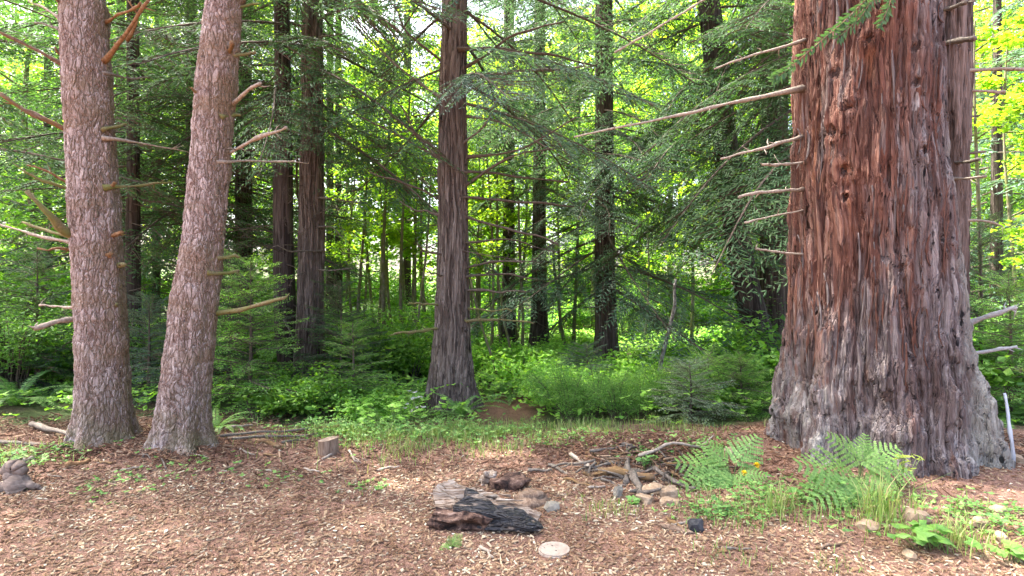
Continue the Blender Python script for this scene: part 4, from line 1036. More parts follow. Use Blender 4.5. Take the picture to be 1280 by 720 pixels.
sp_spots = [(444, 14, 0), (452, 12.5, 1), (463, 15, 2), (470, 13, 0), (478, 16, 1), (486, 12, 2), (492, 14, 0), (499, 15.5, 1), (507, 11.8, 2), (514, 13.5, 0), (521, 12.3, 1), (528, 16, 2), (535, 13, 0), (458, 17, 1), (596, 12.5, 0), (603, 14, 1), (611, 11, 2), (618, 15, 0), (624, 12, 1), (652, 15, 2), (700, 14, 0), (720, 13, 1), (860, 13.5, 2), (805, 14.5, 0), (590, 16, 2), (437, 16.5, 2), (1225, 10, 0), (1262, 11, 1)]
place(SP, [True] * 3, sp_spots, (0.85, 1.25), ["short thin mossy pole sapling", "thin mossy pole sapling", "tall thin mossy pole sapling"])

# leaning bare saplings in the gap and a pale blotched one
def pole(label, pts, w0, w1, depth, mat, dd=0.0):
    W = np.array([at(x, y, depth + dd * i / (len(pts) - 1)) for i, (x, y) in enumerate(pts)])
    b = W[0].copy(); b[2] = float(gh(b[0], b[1])) - 0.03; W[0] = b
    root = thing("sapling", label, "sapling", tuple(b))
    P = curve(W, 14, 0.012) - b
    V, Q, T = tube(P, np.linspace(w0, w1, 14) * depth / FPX / 2, 7, True, 0.15, 9)
    link("trunk", Geo().add(V, Q, T).mesh("trunk", [M[mat]]), root)
pole("pale blotched sapling leaning over the bright undergrowth", [(819, 478), (828, 440), (838, 400), (842, 380), (846, 350)], 6, 3.5, 8.7, 'bark_pale')
pole("bare brown stem leaning across the trail's sunny side", [(628, 490), (612, 440), (600, 400), (588, 350)], 4, 2.5, 9.6, 'bark_pole')
pole("bare brown stem slanting up through the bright leaves by the trail", [(649, 482), (640, 450), (630, 400), (622, 340)], 4, 2.5, 10.4, 'bark_pole')
pole("crooked thin stem leaning beside the joined redwoods' ferns", [(512, 470), (520, 430), (532, 330), (537, 250), (540, 200)], 3.5, 2, 10.8, 'bark_pole')
pole("pale straight stem between the dark twiggy redwoods", [(655, 468), (654, 420), (650, 340), (648, 250)], 4.5, 3, 11.4, 'bark_pole')
pole("slender pale stem behind the drooping grey boughs", [(706, 470), (703, 420), (698, 370), (690, 300)], 4.5, 3, 12.2, 'bark_pole')
# ------------------------------------------------------------------ young conifers, shrubs and ferns
def young_conifer(label, loc, H, rad, n, needle, seed, zlo=0.06, az=None, group=None):
    root = thing("young_conifer", label, "young tree", tuple(loc), group)
    P = np.array([[0, 0, -0.1], [0.02, 0, H * 0.5], [0.0, 0.02, H]])
    V, Q, T = tube(curve(P, 8), np.linspace(0.02 + 0.006 * H, 0.004, 8), 6, False)
    link("trunk", Geo().add(V, Q).mesh("trunk", [M['twig']]), root)
    cg = crown('young', zlo * H, H * 0.97, n, lambda f: rad * (1 - 0.72 * f) + 0.08, None, seed, (-0.05, 0.5), az, None, 0.01)
    link("crown", cg.mesh("crown", [M[needle], M['twig']], False), root)
    return root
def gp(px, depth): return ground_pt((px - 640) / FPX * depth, depth)
yc = [("bright green young hemlock with layered sprays beside the leaning spruce", 312, 7.3, 2.0, 0.95, 60, 'needle_bright', 401),
      ("second young hemlock behind the layered bright one, darker green", 285, 8.2, 2.3, 1.0, 56, 'needle_dark', 402),
      ("small vivid green young conifer in front of the joined redwoods", 440, 7.3, 1.15, 0.52, 44, 'needle_bright', 403),
      ("dark young hemlock behind the small vivid green conifer", 425, 8.6, 1.7, 0.85, 50, 'needle_dark', 404),
      ("pale silvery green young fir at the back of the brush heap", 862, 6.85, 0.72, 0.60, 40, 'needle_pale', 405),
      ("bright green young hemlock close to the giant redwood's flare", 925, 7.3, 0.75, 0.7, 50, 'needle_bright', 408),
      ("mid green young hemlock behind the pale fir", 885, 7.9, 0.7, 0.7, 46, 'needle_bright', 409),
      ("grey blue young fir on the mound right of the trail", 733, 9.0, 0.8, 0.7, 40, 'needle_blue', 411),
      ("young conifer with drooping dark tips left of the thick spruce", 45, 8.6, 2.3, 1.0, 50, 'needle_dark', 412),
      ("young conifer tucked between the two spruce trunks", 185, 8.2, 1.5, 0.8, 50, 'needle_blue', 413),
      ("yellow green young hemlock behind the outer flare of the giant", 1262, 7.2, 1.9, 0.9, 56, 'needle_bright', 414),
      ("tall young hemlock at the far side of the giant redwood", 1225, 8.4, 2.8, 1.0, 60, 'needle_dark', 415)]
for lb, px, d, H, rad, n, nd, sd_ in yc: young_conifer(lb, gp(px, d), H, rad, n, nd, sd_)

def shrub_meshes(seed, H, rad, ns, nleaf, L, W, leaf, airy=0.30):
    r = np.random.default_rng(seed); sg = Geo(); lg = Geo(); cents = []
    for i in range(ns):
        a = r.uniform(0, 6.283); rr = rad * math.sqrt(r.uniform(0.02, 1)); h = H * r.uniform(0.55, 1.0) * (1 - 0.35 * (rr / rad) ** 2)
        p0 = np.array([math.cos(a) * 0.12 * rr, math.sin(a) * 0.12 * rr, -0.04]); p2 = np.array([math.cos(a) * rr, math.sin(a) * rr, h])
        P = curve([p0, p0 * 0.4 + p2 * 0.6 * np.array([0.7, 0.7, 1.1]), p2], 7, 0.012)
        V, Q, T = tube(P, np.linspace(0.009, 0.003, 7), 4, False); sg.add(V, Q)
        for u in (0.45, 0.65, 0.82, 1.0):
            cents.append(np.array([np.interp(u, np.linspace(0, 1, 7), P[:, c]) for c in range(3)]))
    leaf_cloud(r, np.array(cents), airy * rad * 0.55, max(4, nleaf // len(cents)), L, W, 0.5, lg)
    return sg.mesh("stem", [M['twig']]), lg.mesh("foliage", [M[leaf]], False)
def shrub_proto(label, seed, H, rad, ns, nleaf, L, W, leaf, group):
    root = thing("shrub", label, "shrub", (0, 0, 0), group)
    s, f = shrub_meshes(seed, H, rad, ns, nleaf, L, W, leaf)
    link("stem", s, root); link("foliage", f, root)
    return root
SH = [shrub_proto("small leaved dark green huckleberry bush in the understory", 501, 1.5, 0.9, 26, 5200, 0.045, 0.026, 'leaf_shrub', "dark huckleberry bushes of the understory"),
      shrub_proto("broad leaved fresh green bush in the understory", 502, 1.1, 0.8, 20, 1700, 0.10, 0.065, 'leaf_alder', "fresh green bushes of the understory"),
      shrub_proto("low sunlit yellow green bush on the forest floor", 503, 0.6, 0.75, 24, 2200, 0.075, 0.05, 'leaf_cover', "low sunlit bushes on the forest floor")]
sh_spots = [(15, 8.3, 0), (60, 9.0, 1), (20, 10.5, 1), (110, 9.6, 1), (-40, 9.5, 0), (180, 9.6, 0), (215, 10.5, 1), (150, 11.5, 1), (262, 9.5, 0), (330, 10.4, 1), (430, 9.8, 0), (468, 9.2, 0), (478, 10.6, 1), (505, 9.6, 1), (525, 10.6, 2),
            (455, 11.5, 2), (490, 12.5, 2), (410, 11.5, 0), (610, 10.6, 2), (640, 11.4, 2), (670, 10.2, 2), (690, 11.2, 2), (655, 9.6, 2), (625, 13, 2), (700, 13, 2), (690, 9.0, 2), (712, 8.0, 2), (790, 9.4, 2), (835, 9.0, 2), (870, 10.6, 2), (900, 11.6, 2),
            (850, 12.2, 2), (930, 12.6, 2), (880, 13.6, 2), (905, 14.8, 2), (950, 10.4, 0), (965, 8.6, 1), (840, 14.5, 2), (810, 12.4, 2), (740, 13.2, 2), (560, 13.2, 0), (590, 11.8, 2), (545, 11.0, 2), (1250, 9.2, 0), (1230, 7.6, 1), (1290, 8.2, 1), (1275, 10.2, 0), (1240, 12.5, 1),
            (90, 13.5, 0), (300, 13.5, 0), (370, 12.5, 0), (240, 13.0, 1), (500, 15.5, 0), (660, 16.5, 1), (780, 16.5, 0), (960, 15, 1), (600, 17, 1), (430, 16, 1), (330, 16, 1), (150, 17, 1), (880, 18, 1), (720, 18.5, 1), (30, 15, 0), (550, 18, 1)]
SHL = ["dark small leaved huckleberry bush", "fresh green broad leaved bush", "low sunlit yellow green bush"]
place(SH, [True] * 3, sh_spots, (0.8, 1.2), SHL)
place(SH, [False] * 3, [(745, 7.3, 0), (772, 7.0, 0), (802, 7.3, 0), (828, 7.7, 0), (715, 7.1, 0), (790, 7.9, 1), (845, 7.9, 1), (905, 7.4, 1), (935, 7.9, 1), (885, 8.4, 2), (850, 8.8, 2), (920, 9.2, 2), (895, 10, 2), (700, 7.6, 0), (395, 7.0, 1), (470, 7.2, 1), (500, 7.0, 2), (350, 7.1, 1), (455, 6.9, 2), (545, 8.0, 2)], (0.45, 0.62), ["low dark huckleberry bush", "small fresh green bush", "very low yellow green bush"])
place(SH, [False] * 3, [(30, 20, 1), (90, 24, 1), (160, 20, 1), (225, 25, 1), (285, 21, 1), (350, 24, 1), (405, 21, 1), (455, 25, 1), (500, 21, 1), (545, 25, 1), (595, 21, 1), (640, 24, 1), (690, 22, 1), (750, 25, 1), (810, 21, 1), (865, 24, 1), (925, 22, 1), (980, 26, 1), (1245, 22, 1)], (1.7, 2.5), ["", "tall fresh green thicket", ""])

def frond_geo(seed, L, n, pl, pw, arch, taper=0.9):
    """A once-divided (sword fern) frond along +x, arching."""
    r = np.random.default_rng(seed); t = np.linspace(0, 1, 9)
    ax = np.stack([np.sin(t * arch) / arch * L, 0.04 * L * np.sin(2.5 * t + seed), (1 - np.cos(t * arch)) / arch * -L], -1)
    g = Geo(); V, Q, T = tube(ax, np.linspace(0.004, 0.0012, 9), 3, False); g.add(V, Q, m=1)
    s = (np.arange(n) + 0.5) / n
    p = np.stack([np.interp(s, t, ax[:, c]) for c in range(3)], -1); d = unit(np.gradient(p, axis=0)); sd_ = np.cross(d, [0, 0, 1.0]); sd_ = unit(sd_)
    ln = pl * np.sin(np.pi * (0.12 + 0.86 * s)) ** 0.7 * np.where(s > 0.85, 0.8, 1)
    for sg2 in (-1, 1):
        dd = sd_ * sg2 + d * 0.32 + np.array([0, 0, -0.12]) + r.normal(0, 0.06, (n, 3))
        V, Q = leaves(p, dd, d, ln * r.uniform(0.9, 1.1, n), pw, 0.15, 0.3); g.add(V, Q, m=0)
    return g
def bracken_geo(seed, L, nP=8):
    """A twice-divided bracken frond along +x: pinnae cut into broad lobes."""
    r = np.random.default_rng(seed); t = np.linspace(0, 1, 9)
    ax = np.stack([t * L, 0.03 * L * np.sin(2 * t + seed), -0.22 * L * t ** 2 + 0.10 * L * t], -1)
    g = Geo(); V, Q, T = tube(ax, np.linspace(0.004, 0.0012, 9), 4, False); g.add(V, Q, m=1)
    for i in range(nP):
        s = 0.05 + 0.92 * (i / nP) ** 0.9
        p = np.array([np.interp(s, t, ax[:, c]) for c in range(3)])
        ln = 0.56 * L * (1 - s) ** 0.9 * (0.8 if i == 0 else 1.0) + 0.02
        for sg2 in (-1, 1):
            d0 = unit(np.array([0.50, sg2 * 0.9, r.uniform(-0.22, 0.05)]))
            m = max(4, int(ln / (0.030 * L / 0.62))); u = (np.arange(m) + 0.5) / m
            q = p + d0 * (u * ln)[:, None]; q[:, 2] -= 0.20 * ln * u ** 2
            dd0 = unit(np.gradient(q, axis=0)); sd_ = unit(np.cross(dd0, [0, 0, 1.0]))
            V, Q = leaves(p[None], (q[-1] + d0 * 0.02 - p)[None], sd_[:1], np.array([ln + 0.02]), np.array([0.020]), 0, 0.3); g.add(V, Q, m=0)
            for sg3 in (-1, 1):
                dd = sd_ * sg3 + dd0 * 0.45 + r.normal(0, 0.05, (m, 3))
                V, Q = leaves(q, dd, dd0, (0.145 * ln * (1 - 0.72 * u) + 0.010) * r.uniform(0.9, 1.1, m), 0.036 * L / 0.62, 0.1, 0.3); g.add(V, Q, m=0)
    return g
FR = [frond_geo(i, 0.75, 30, 0.085, 0.020, 1.25 + 0.12 * i) for i in range(4)]
FRM = [g.mesh("frond", [M['frond'], M['stem_green']], False) for g in FR]
BR = [bracken_geo(i, 0.62) for i in range(3)]
BRM = [g.mesh("frond", [M['bracken'], M['stem_green']], False) for g in BR]
def sword_fern(label, loc, scl, nf, seed, group=None):
    r = np.random.default_rng(seed); root = thing("sword_fern", label, "fern", tuple(loc), group)
    for i in range(nf):
        a = i * 2.4 + r.uniform(-0.3, 0.3)
        o = link("frond", FRM[int(r.integers(4))], root); o.rotation_mode = 'XYZ'
        o.rotation_euler = (0, -r.uniform(0.55, 1.15), a); s = scl * r.uniform(0.75, 1.15); o.scale = (s, s, s)
    return root
fern_named = [("bright sword fern at the foot of the straight redwood by the trail", 577, 6.9, 0.85), ("upright sword fern in front of the joined redwoods", 432, 7.6, 1.15),
              ("spreading sword fern near the joined redwoods, beside the upright one", 405, 7.9, 1.05), ("small pale fern frond clump beside the leaning spruce's foot", 272, 6.15, 0.55)]
for i, (lb, px, d, s) in enumerate(fern_named): sword_fern(lb, gp(px, d), s, 15, 600 + i)
fg = [(375, 7.6), (490, 7.8), (505, 8.6), (468, 8.2), (520, 7.6), (455, 9.4), (350, 8.4), (610, 9.2), (640, 8.8), (735, 8.3), (755, 7.9), (715, 8.7), (665, 9.4), (540, 9.6), (480, 9.9), (780, 8.4), (905, 9.4), (870, 9.0), (60, 7.9), (125, 8.6), (20, 7.6), (205, 8.9), (240, 8.0), (330, 7.7), (1245, 6.9), (1272, 7.4)]
for i, (px, d) in enumerate(fg): sword_fern("green sword fern in the undergrowth " + where(px), gp(px, d), R(0.8, 1.1), 11, 650 + i, "sword ferns of the undergrowth")

def bracken(label, stem_px, depth, fronds, seed):
    """fronds: list of (base px,py, tip px,py, tip depth change, roll)."""
    b = gp(stem_px, depth); root = thing("bracken_fern", label, "fern", tuple(b))
    r = np.random.default_rng(seed)
    for i, (x0, y0, x1, y1, dd, roll) in enumerate(fronds):
        A = at(x0, y0, depth - 0.05); B = at(x1, y1, depth - 0.05 + dd); L = np.linalg.norm(B - A)
        ex = unit(B - A); up = unit(np.array([0.0, -0.75, 0.65])); ey = unit(np.cross(up, ex)); ez = np.cross(ex, ey)
        Mx = np.stack([ex, ey, ez], 1) @ rotx(roll)
        g = Geo().merge(BR[i % 3], Mx * (L / 0.62), A - b)
        P = curve([np.array([0, 0, -0.02]), (A - b) * np.array([0.6, 0.6, 0.5]), A - b], 7)
        V, Q, T = tube(P, 0.004, 4, False); g.add(V, Q, m=1)
        link("frond", g.mesh("frond", [M['bracken'], M['stem_green']], False), root)
bracken("pale green bracken fern spreading fronds against the giant redwood's foot", 1072, 4.2,
        [(1070, 598, 996, 572, -0.1, 0.1), (1074, 580, 1128, 556, -0.05, -0.2), (1076, 578, 1035, 540, 0.0, 0.1), (1072, 596, 1098, 652, -0.25, 0.0), (1068, 600, 1012, 622, -0.25, 0.2), (1080, 582, 1150, 590, -0.05, -0.2), (1083, 590, 1128, 622, -0.2, 0), (1078, 576, 1085, 540, 0.05, 0.0)], 1)
bracken("pale green bracken fern beside the dandelions at the edge of the brush heap", 915, 4.6,
        [(912, 588, 842, 572, 0.0, 0.1), (915, 592, 876, 630, -0.25, 0.0), (920, 582, 950, 540, 0.1, -0.1), (918, 592, 934, 634, -0.2, 0.0), (910, 580, 878, 545, 0.1, 0.1), (922, 590, 962, 594, -0.1, -0.1), (913, 590, 852, 602, -0.15, 0.1)], 2)
bracken("tiny bright fern sprig in the chips before the charred log", 566, 3.55, [(565, 684, 545, 690, -0.05, 0.1), (566, 682, 577, 668, -0.03, 0.0), (565, 683, 560, 670, 0.0, 0.0)], 3)

# ------------------------------------------------------------------ ground cover and grass
def field(n, x0, x1, y0, y1, keep, seed):
    r = np.random.default_rng(seed); x = r.uniform(x0, x1, n); y = r.uniform(y0, y1, n)
    k = r.uniform(0, 1, n) < keep(x, y); x, y = x[k], y[k]
    return np.stack([x, y, gh(x, y)], -1), r
def n2(x, y, s, sd_): return 0.5 + 0.5 * vnoise(np.stack([x * s, y * s, 0 * x], -1), sd_)
def trail(x, y): return np.clip(1 - np.abs(x - (0.10 * y - 0.82)) / 0.5, 0, 1) * (y < 11)
P, r = field(50000, -14, 16, 6.4, 24, lambda x, y: np.clip(n2(x, y, 0.8, 21) * 1.6 - 0.25, 0, 1) * sstep(6.4, 7.6, y + 0.8 * n2(x, y, 1.2, 22)) * (1 - trail(x, y)) * np.where((x < -2.5) & (x > -5.0), sstep(6.6, 7.6, y), 1), 31)
g = Geo(); N = len(P)
h = r.uniform(0.02, 0.34, N) * (0.5 + n2(P[:, 0], P[:, 1], 0.5, 25)); az = r.uniform(0, 6.283, N)
for kk in range(3):
    a2 = az + kk * 2.1 + r.normal(0, 0.3, N); d = np.stack([np.cos(a2), np.sin(a2), r.uniform(-0.2, 0.5, N)], -1)
    up = np.stack([r.normal(0, 0.4, N), r.normal(0, 0.4, N), np.ones(N)], -1); s = r.uniform(0.05, 0.11, N)
    V, Q = leaves(P + np.stack([0 * h, 0 * h, h], -1), d, np.cross(d, up), s, s * 0.62, 0.2, 0.5); g.add(V, Q)
tag(link("ground_cover", g.mesh("ground_cover", [M['leaf_cover']], False)), "leafy green ground cover carpeting the forest floor", "ground cover", kind="stuff")

def blades(P, r, hmin, hmax, w, bend=0.5):
    N = len(P); a = r.uniform(0, 6.283, N); h = r.uniform(hmin, hmax, N); b = r.uniform(0.1, bend, N) * h
    dx = np.stack([np.cos(a), np.sin(a), 0 * a], -1); sx = np.stack([-np.sin(a), np.cos(a), 0 * a], -1); wv = (w * r.uniform(0.6, 1.3, N))[:, None]
    up = np.array([0, 0, 1.0])
    p1 = P + up * (h * 0.55)[:, None] + dx * (b * 0.3)[:, None]; p2 = P + up * (h * np.where(b > 0.35 * h, 0.9, 1.0))[:, None] + dx * b[:, None]
    V = np.stack([P - sx * wv / 2, P + sx * wv / 2, p1 + sx * wv * 0.4, p1 - sx * wv * 0.4, p2], 1).reshape(-1, 3)
    i = np.arange(N)[:, None] * 5
    return V, i + np.array([[0, 1, 2, 3]]), i + np.array([[3, 2, 4]])
def keep_grass(x, y):
    c = np.exp(-((x + 0.35) / 1.35) ** 2 - ((y - 5.85) / 0.42) ** 2) * 1.3 + 0.7 * np.exp(-((x + 1.2) / 0.8) ** 2 - ((y - 6.0) / 0.5) ** 2) + 0.6 * np.exp(-((x - 0.9) / 0.9) ** 2 - ((y - 6.3) / 0.35) ** 2)
    c = c + 0.35 * np.exp(-((x + 4.7) / 0.5) ** 2 - ((y - 5.15) / 0.3) ** 2)
    return np.clip(c * (n2(x, y, 3.0, 33) * 1.5 - 0.25), 0, 1)
P, r = field(60000, -5.5, 3.0, 4.6, 7.2, keep_grass, 35)
V, Q, T = blades(P, r, 0.03, 0.15, 0.006, 0.9); 
tag(link("grass", Geo().add(V, Q, T).mesh("grass", [M['grass']], False)), "thin green grass strip along the far edge of the mulch clearing", "grass", kind="stuff")
tuf = []
tr = np.random.default_rng(36)
for px, py, n, sp, lo, hi in [(760, 640, 260, 0.12, 0.03, 0.12), (725, 628, 60, 0.10, 0.02, 0.06), (935, 645, 420, 0.20, 0.04, 0.22), (975, 640, 300, 0.09, 0.10, 0.38), (900, 655, 260, 0.16, 0.03, 0.12), (1080, 640, 320, 0.22, 0.05, 0.22), (1105, 650, 260, 0.07, 0.15, 0.50),
                              (1120, 668, 260, 0.10, 0.05, 0.20), (1195, 680, 420, 0.10, 0.08, 0.26), (1190, 640, 160, 0.2, 0.04, 0.14), (1230, 660, 120, 0.16, 0.04, 0.14), (910, 700, 160, 0.14, 0.03, 0.11), (1045, 712, 120, 0.09, 0.03, 0.10), (1265, 690, 140, 0.12, 0.03, 0.14), (1050, 655, 180, 0.12, 0.04, 0.2),
                              (470, 612, 90, 0.12, 0.02, 0.06), (140, 628, 60, 0.14, 0.01, 0.04), (345, 602, 70, 0.2, 0.01, 0.04), (490, 565, 160, 0.25, 0.02, 0.07), (540, 575, 220, 0.25, 0.02, 0.09), (200, 590, 40, 0.3, 0.01, 0.05), (865, 620, 160, 0.14, 0.04, 0.16), (845, 590, 90, 0.2, 0.04, 0.15)]:
    n = int(n * 0.32); hi = lo + (hi - lo) * 0.7
    c = on_ground(px, py); xy = c[:2] + tr.normal(0, sp, (n, 2)) * np.array([1.0, 0.7])
    Pp = np.stack([xy[:, 0], xy[:, 1], gh(xy[:, 0], xy[:, 1])], -1)
    tuf.append(blades(Pp, tr, lo, hi, 0.006 if hi < 0.3 else 0.008, 0.9))
g = Geo()
for V, Q, T in tuf: g.add(V, Q, T)
tag(link("grass", g.mesh("grass", [M['grass']], False)), "loose grass tufts around the giant redwood's foot and over the mulch", "grass", kind="stuff")
# little weeds and clover in the clearing
g = Geo(); wr = np.random.default_rng(39)
for px, py, n, sp, hh in [(960, 625, 150, 0.25, 0.08), (905, 645, 130, 0.18, 0.08), (1010, 628, 60, 0.2, 0.10), (1060, 645, 70, 0.25, 0.06), (1140, 630, 20, 0.15, 0.06), (1200, 645, 70, 0.22, 0.07), (1240, 660, 60, 0.15, 0.08), (1265, 645, 40, 0.12, 0.06),
                          (530, 540, 500, 0.45, 0.14), (460, 545, 420, 0.4, 0.12), (600, 545, 260, 0.35, 0.10), (410, 540, 240, 0.3, 0.14), (720, 555, 140, 0.3, 0.12), (30, 572, 300, 0.30, 0.05), (465, 610, 24, 0.12, 0.03), (130, 618, 26, 0.2, 0.03), (350, 600, 24, 0.2, 0.03), (170, 600, 30, 0.2, 0.03), (230, 585, 40, 0.25, 0.05), (860, 570, 120, 0.3, 0.15), (805, 578, 40, 0.08, 0.1), (100, 560, 60, 0.2, 0.06)]:
    c = on_ground(px, py); xy = c[:2] + wr.normal(0, sp, (n, 2)) * np.array([1, 0.6]); N = n
    Pp = np.stack([xy[:, 0], xy[:, 1], gh(xy[:, 0], xy[:, 1]) + wr.uniform(0.005, hh, N)], -1)
    for kk in range(3):
        a2 = wr.uniform(0, 6.283, N); d = np.stack([np.cos(a2), np.sin(a2), wr.uniform(-0.1, 0.5, N)], -1); s = wr.uniform(0.018, 0.05, N)
        V, Q = leaves(Pp, d, np.cross(d, np.stack([wr.normal(0, .3, N), wr.normal(0, .3, N), np.ones(N)], -1)), s, s * 0.65, 0.15, 0.5); g.add(V, Q)
tag(link("small_weeds", g.mesh("small_weeds", [M['weed']], False)), "small leafy weeds scattered along the edges of the mulch clearing", "weeds", kind="stuff")

# ------------------------------------------------------------------ wood chips and litter
def slivers(P, r, L, W, H, tilt):
    """Small wedge-shaped chips: five faces each."""
    N = len(P); a = r.uniform(0, 6.283, N); l = L * r.lognormal(0, 0.48, N); w = W * r.lognormal(0, 0.42, N); h = H * r.uniform(0.5, 1.5, N)
    nz = unit(np.stack([r.normal(0, tilt, N), r.normal(0, tilt, N), np.ones(N)], -1)); dx = np.stack([np.cos(a), np.sin(a), 0 * a], -1)
    dx = unit(dx - nz * np.sum(dx * nz, -1, keepdims=True)); dy = np.cross(nz, dx)
    sh = r.normal(0, 0.18, N); tp = r.uniform(0.25, 1.0, N)
    C = []
    for z, k2 in ((-0.2, 1.0), (1.0, 0.85)):
        for sx_, sy_ in ((-1, -1), (1, -1), (1, 1), (-1, 1)):
            yy = sy_ * w / 2 * np.where(sx_ > 0, tp, 1.0)
            C.append(P + dx * ((sx_ * l / 2 + sy_ * sh * w) * k2)[:, None] + dy * (yy * k2)[:, None] + nz * (z * h)[:, None])
    V = np.stack(C, 1).reshape(-1, 3); i = np.arange(N)[:, None] * 8
    Q = np.concatenate([i + np.array([[4, 5, 6, 7]]), i + np.array([[0, 1, 5, 4]]), i + np.array([[1, 2, 6, 5]]), i + np.array([[2, 3, 7, 6]]), i + np.array([[3, 0, 4, 7]])])
    return V, Q
def wedge_ok(x, y): return (np.abs(x) < 0.98 * y + 0.6)
P, r = field(66000, -6.0, 5.2, 2.5, 5.6, lambda x, y: wedge_ok(x, y) * (1 - 0.85 * sstep(4.35, 5.2, y + 0.7 * (n2(x, y, 1.3, 41) - 0.5) + 0.10 * x * 0)) * (1 - 0.75 * sstep(1.4, 2.2, x) * sstep(3.6, 4.1, y)), 43)
P[:, 2] += r.uniform(-0.002, 0.010, len(P))
V, Q = slivers(P, r, 0.023, 0.0095, 0.0042, 0.30)
tag(link("wood_chips", Geo().add(V, Q).mesh("wood_chips", [M['chips']], False)), "reddish tan wood chips strewn over the clearing", "wood chips", kind="stuff")
P, r = field(32000, -7.5, 5.6, 4.0, 7.6, lambda x, y: wedge_ok(x, y) * sstep(4.0, 4.9, y) * (1 - sstep(5.7, 6.4, y - 1.0 * sstep(-2.0, -3.2, x) + 0.5 * (n2(x, y, 1.5, 45) - 0.5))), 47)
P[:, 2] += r.uniform(-0.002, 0.012, len(P))
P2, r2 = field(16000, -5.2, -2.4, 4.9, 6.6, lambda x, y: np.exp(-((x + 3.62) / 0.7) ** 2 - ((y - 5.35) / 0.36) ** 2), 48)
P2[:, 2] += r2.uniform(0.0, 0.05, len(P2)); P3, r3 = field(14000, 0.2, 2.2, 4.6, 6.2, lambda x, y: np.exp(-((x - 1.25) / 0.62) ** 2 - ((y - 5.25) / 0.30) ** 2), 49)
P3[:, 2] += r3.uniform(0.0, 0.09, len(P3)); P = np.vstack([P, P2, P3])
V, Q = slivers(P, r, 0.050, 0.0085, 0.005, 0.38)
tag(link("bark_litter", Geo().add(V, Q).mesh("bark_litter", [M['litter']], False)), "dark red bark and needle litter around the tree feet", "litter", kind="stuff")

# ------------------------------------------------------------------ sticks
def stick(label, pts, r0, r1, mat, group=None, name="fallen_branch", forks=0, seg=7):
    W = np.array(pts, float); b = W[0].copy()
    P = curve(W, 10, 0.006) - b
    V, Q, T = tube(P, np.linspace(r0, r1, 10) * (1 + RNG.normal(0, 0.08, 10)), seg, True, 0.25, int(RNG.integers(999)))
    g = Geo().add(V, Q, T)
    for k2 in range(forks):
        i = int(RNG.integers(3, 9)); d = unit(RNG.normal(0, 1, 3) * np.array([1, 1, 0.5]) + unit(P[-1] - P[0])); 
        V, Q, T = tube(np.array([P[i], P[i] + d * 0.08, P[i] + d * 0.16 + RNG.normal(0, .015, 3)]), [r1 * 0.9, r1 * 0.7, r1 * 0.4], 5); g.add(V, Q, T)
    o = link(name, g.mesh(name, [M[mat]]), None, tuple(b))
    return tag(o, label, "branch", group)
def gstick(label, x0, y0, x1, y1, wpx, mat, lift=0.012, group=None, bow=0.02, forks=0):
    A = on_ground(x0, y0); B = on_ground(x1, y1); A[2] += lift; B[2] += lift
    m = (A + B) / 2; m[2] = max(m[2], float(gh(m[0], m[1])) + lift) + bow * 0.3; m[0] += RNG.normal(0, bow); m[1] += RNG.normal(0, bow)
    rr = wpx * A[1] / FPX / 2
    return stick(label, [A, m, B], rr, rr * 0.6, mat, group, forks=forks)
gstick("long pale fallen branch lying behind the thick spruce's foot", 0, 557, 96, 566, 5, 'dead_grey', 0.03)
gstick("crooked fallen limb propped towards the thick spruce", 40, 537, 92, 552, 7, 'dead_grey', 0.05)
gstick("thin fallen branch along the litter past the leaning spruce", 275, 549, 388, 541, 4, 'dead_grey', 0.03)
gstick("thin bleached fallen branch crossing the litter past the leaning spruce", 282, 541, 318, 535, 4, 'dead_pale', 0.04)
gstick("long thin fallen branch just behind the short brown stick", 285, 552, 396, 549, 4, 'dead_grey', 0.03)
gstick("short thick brown stick lying before the small stump", 322, 556, 348, 562, 7, 'dead_wood', 0.015)
gstick("small white stick lying in front of the small stump", 403, 578, 410, 567, 4, 'dead_pale', 0.01)
gstick("small forked grey twig on the litter right of the stump", 436, 566, 444, 578, 3, 'dead_pale', 0.01, forks=2)
gstick("flat orange brown bark slab in front of the thick spruce", 82, 588, 108, 581, 8, 'dead_orange', 0.015)
gstick("pale splinter of wood near the driftwood root", 28, 580, 44, 576, 6, 'dead_pale', 0.015)
for i, (a, b_, c, d_) in enumerate([(118, 577, 140, 584), (150, 592, 185, 586), (165, 570, 190, 575), (205, 575, 232, 584), (240, 568, 262, 577), (190, 560, 206, 590), (330, 570, 352, 574), (300, 566, 318, 572), (352, 556, 378, 551), (280, 590, 300, 584), (380, 588, 398, 592), (60, 596, 80, 600), (90, 606, 112, 604), (470, 590, 500, 586), (170, 545, 180, 575), (182, 548, 196, 568)]):
    gstick("small stick lying on the reddish litter near the spruces", a, b_, c, d_, R(2.0, 3.6), ['dead_wood', 'dead_pale', 'dead_grey'][i % 3], 0.012, "small sticks near the spruces", 0.01)
